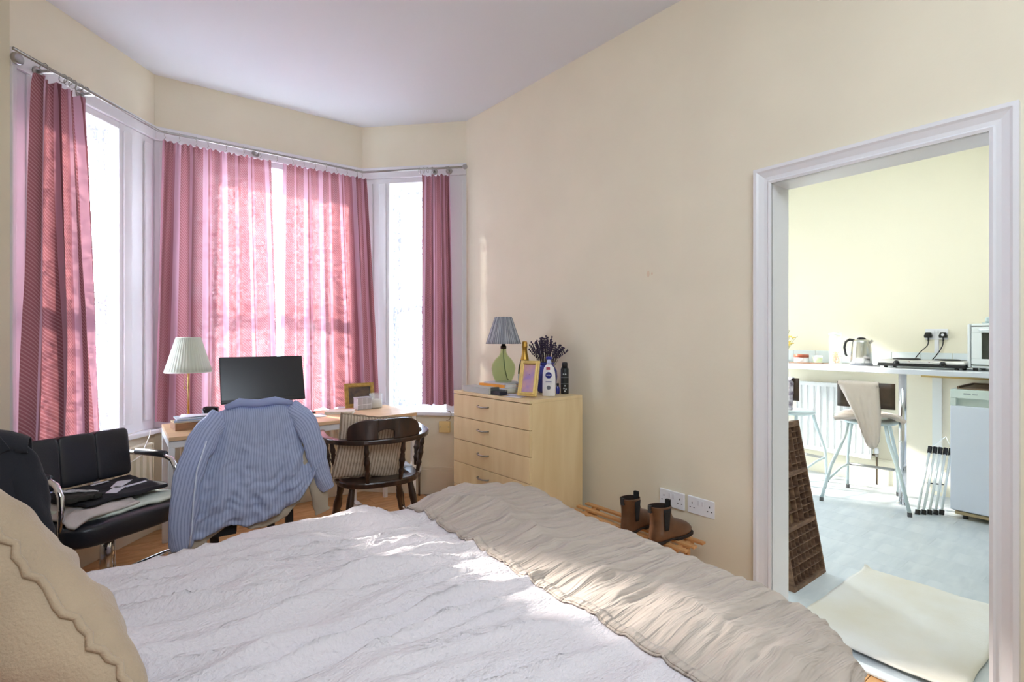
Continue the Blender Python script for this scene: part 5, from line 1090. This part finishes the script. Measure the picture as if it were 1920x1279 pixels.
# folded drying rack
dy = thing('folded_airer', 'folded white clothes airer with black joints leaning beside the fridge', 'clothes airer', (0, 0, 0))
WT = mat('white_airer_tube', (226, 234, 236), .35)
for k in range(5):
    t = k/4; p0 = Vector((4.50+.13*t, 1.150-.105*t, .018)); p1 = Vector((4.80+.03*t, 1.150-.115*t, .43))
    MB().tube([p0, p1], .0085, 8).build('tube', WT, dy, smooth=True)
    MB().tube([p0+Vector((0, 0, -.018)), p0+Vector((.012, 0, .012))], .016, 10).build('foot_joint', BLKPL, dy); MB().tube([p1-Vector((.018, 0, .03)), p1+Vector((.006, 0, .016))], .014, 10).build('top_joint', BLKPL, dy)
MB().tube([(4.66, 1.135, .20), (4.71, 1.05, .20)], .005, 6).build('cross_wire', BLKPL, dy); MB().tube([(4.80, 1.15, .44), (4.90, 1.08, .52), (4.83, 1.03, .44)], .003, 6).build('hanging_wire', WT, dy)
# mat in the doorway
mt_ = MB().grid(40, 26, lambda u, v: Vector((2.315+.915*u+.010*nz(v*5, 1)-.02*(v if u > .99 else 0), .465+.60*v+.008*nz(u*6, 2)+(-.01 if v == 1 else 0), .006+.003*(nz(u*5, v*4)+1)+(.014*math.exp(-((u)/.05)**2)*(.3+.7*abs(nz(v*3, 5)+.5)))+(.022 if (u > .93 and v > .93) else 0)*(u-.93)*12)), lambda u, v: (u, v)).build('floor_mat', mat('cream_cotton_rug', (230, 229, 226), .95, bump=.3, bscale=150, rgb2=(220, 214, 200), vscale=3), smooth=True, solid=.005)
tag(mt_, 'worn cream cotton mat lying across the kitchen doorway', 'rug')
# printer's type tray
TW = wood_mat('old_brown_tray_wood', (92, 66, 50), (136, 106, 82), 6, (2, 2, 8), .7); TWI = mat('tray_bottom_wood', (150, 120, 88), .8, var=.3, vscale=9)
an = math.atan2(.14, .80)
ty = thing('type_tray', "printer's wooden type tray with many small compartments leaning inside the doorway", 'tray', (2.632, 1.165, 0), rot=(-an, 0, R(.5)))
W_, H_, DP = .37, .815, .035
MB().box((0, DP-.006, 0), (W_, DP, H_)).build('back_panel', TWI, ty)
for p0, p1 in (((0, -.004, 0), (.012, DP-.006, H_)), ((W_-.012, -.004, 0), (W_, DP-.006, H_)), ((.012, -.004, 0), (W_-.012, DP-.006, .022)), ((.012, -.004, H_-.03), (W_-.012, DP-.006, H_)), ((.012, -.003, .275), (W_-.012, DP-.006, .297)), ((.012, -.003, .535), (W_-.012, DP-.006, .557))):
    MB().box(p0, p1).build('frame_bar', TW, ty)
def div(x0, z0, x1, z1): MB().box((x0, .002, z0), (x1, DP-.006, z1)).build('divider', TW, ty)
for k in range(1, 8): div(.012+k*.0432, .022, .0145+k*.0432, .275)
for k in range(1, 6): div(.012, .022+k*.042, W_-.012, .0245+k*.042)
for x in (.09, .18, .24, .30):
    div(x, .297, x+.003, .535)
for x in (.09, .21, .27, .315): div(x, .557, x+.003, H_-.03)
for k in range(1, 7): div(.24, .297+k*.034, W_-.012, .299+k*.034)
for k in range(1, 4): div(.012, .297+k*.06, .24, .299+k*.06)
div(.012, .62, .21, .623); div(.012, .70, .21, .703)
for k in range(1, 7): div(.21 if k % 2 else .27, .557+k*.033, W_-.012, .559+k*.033)
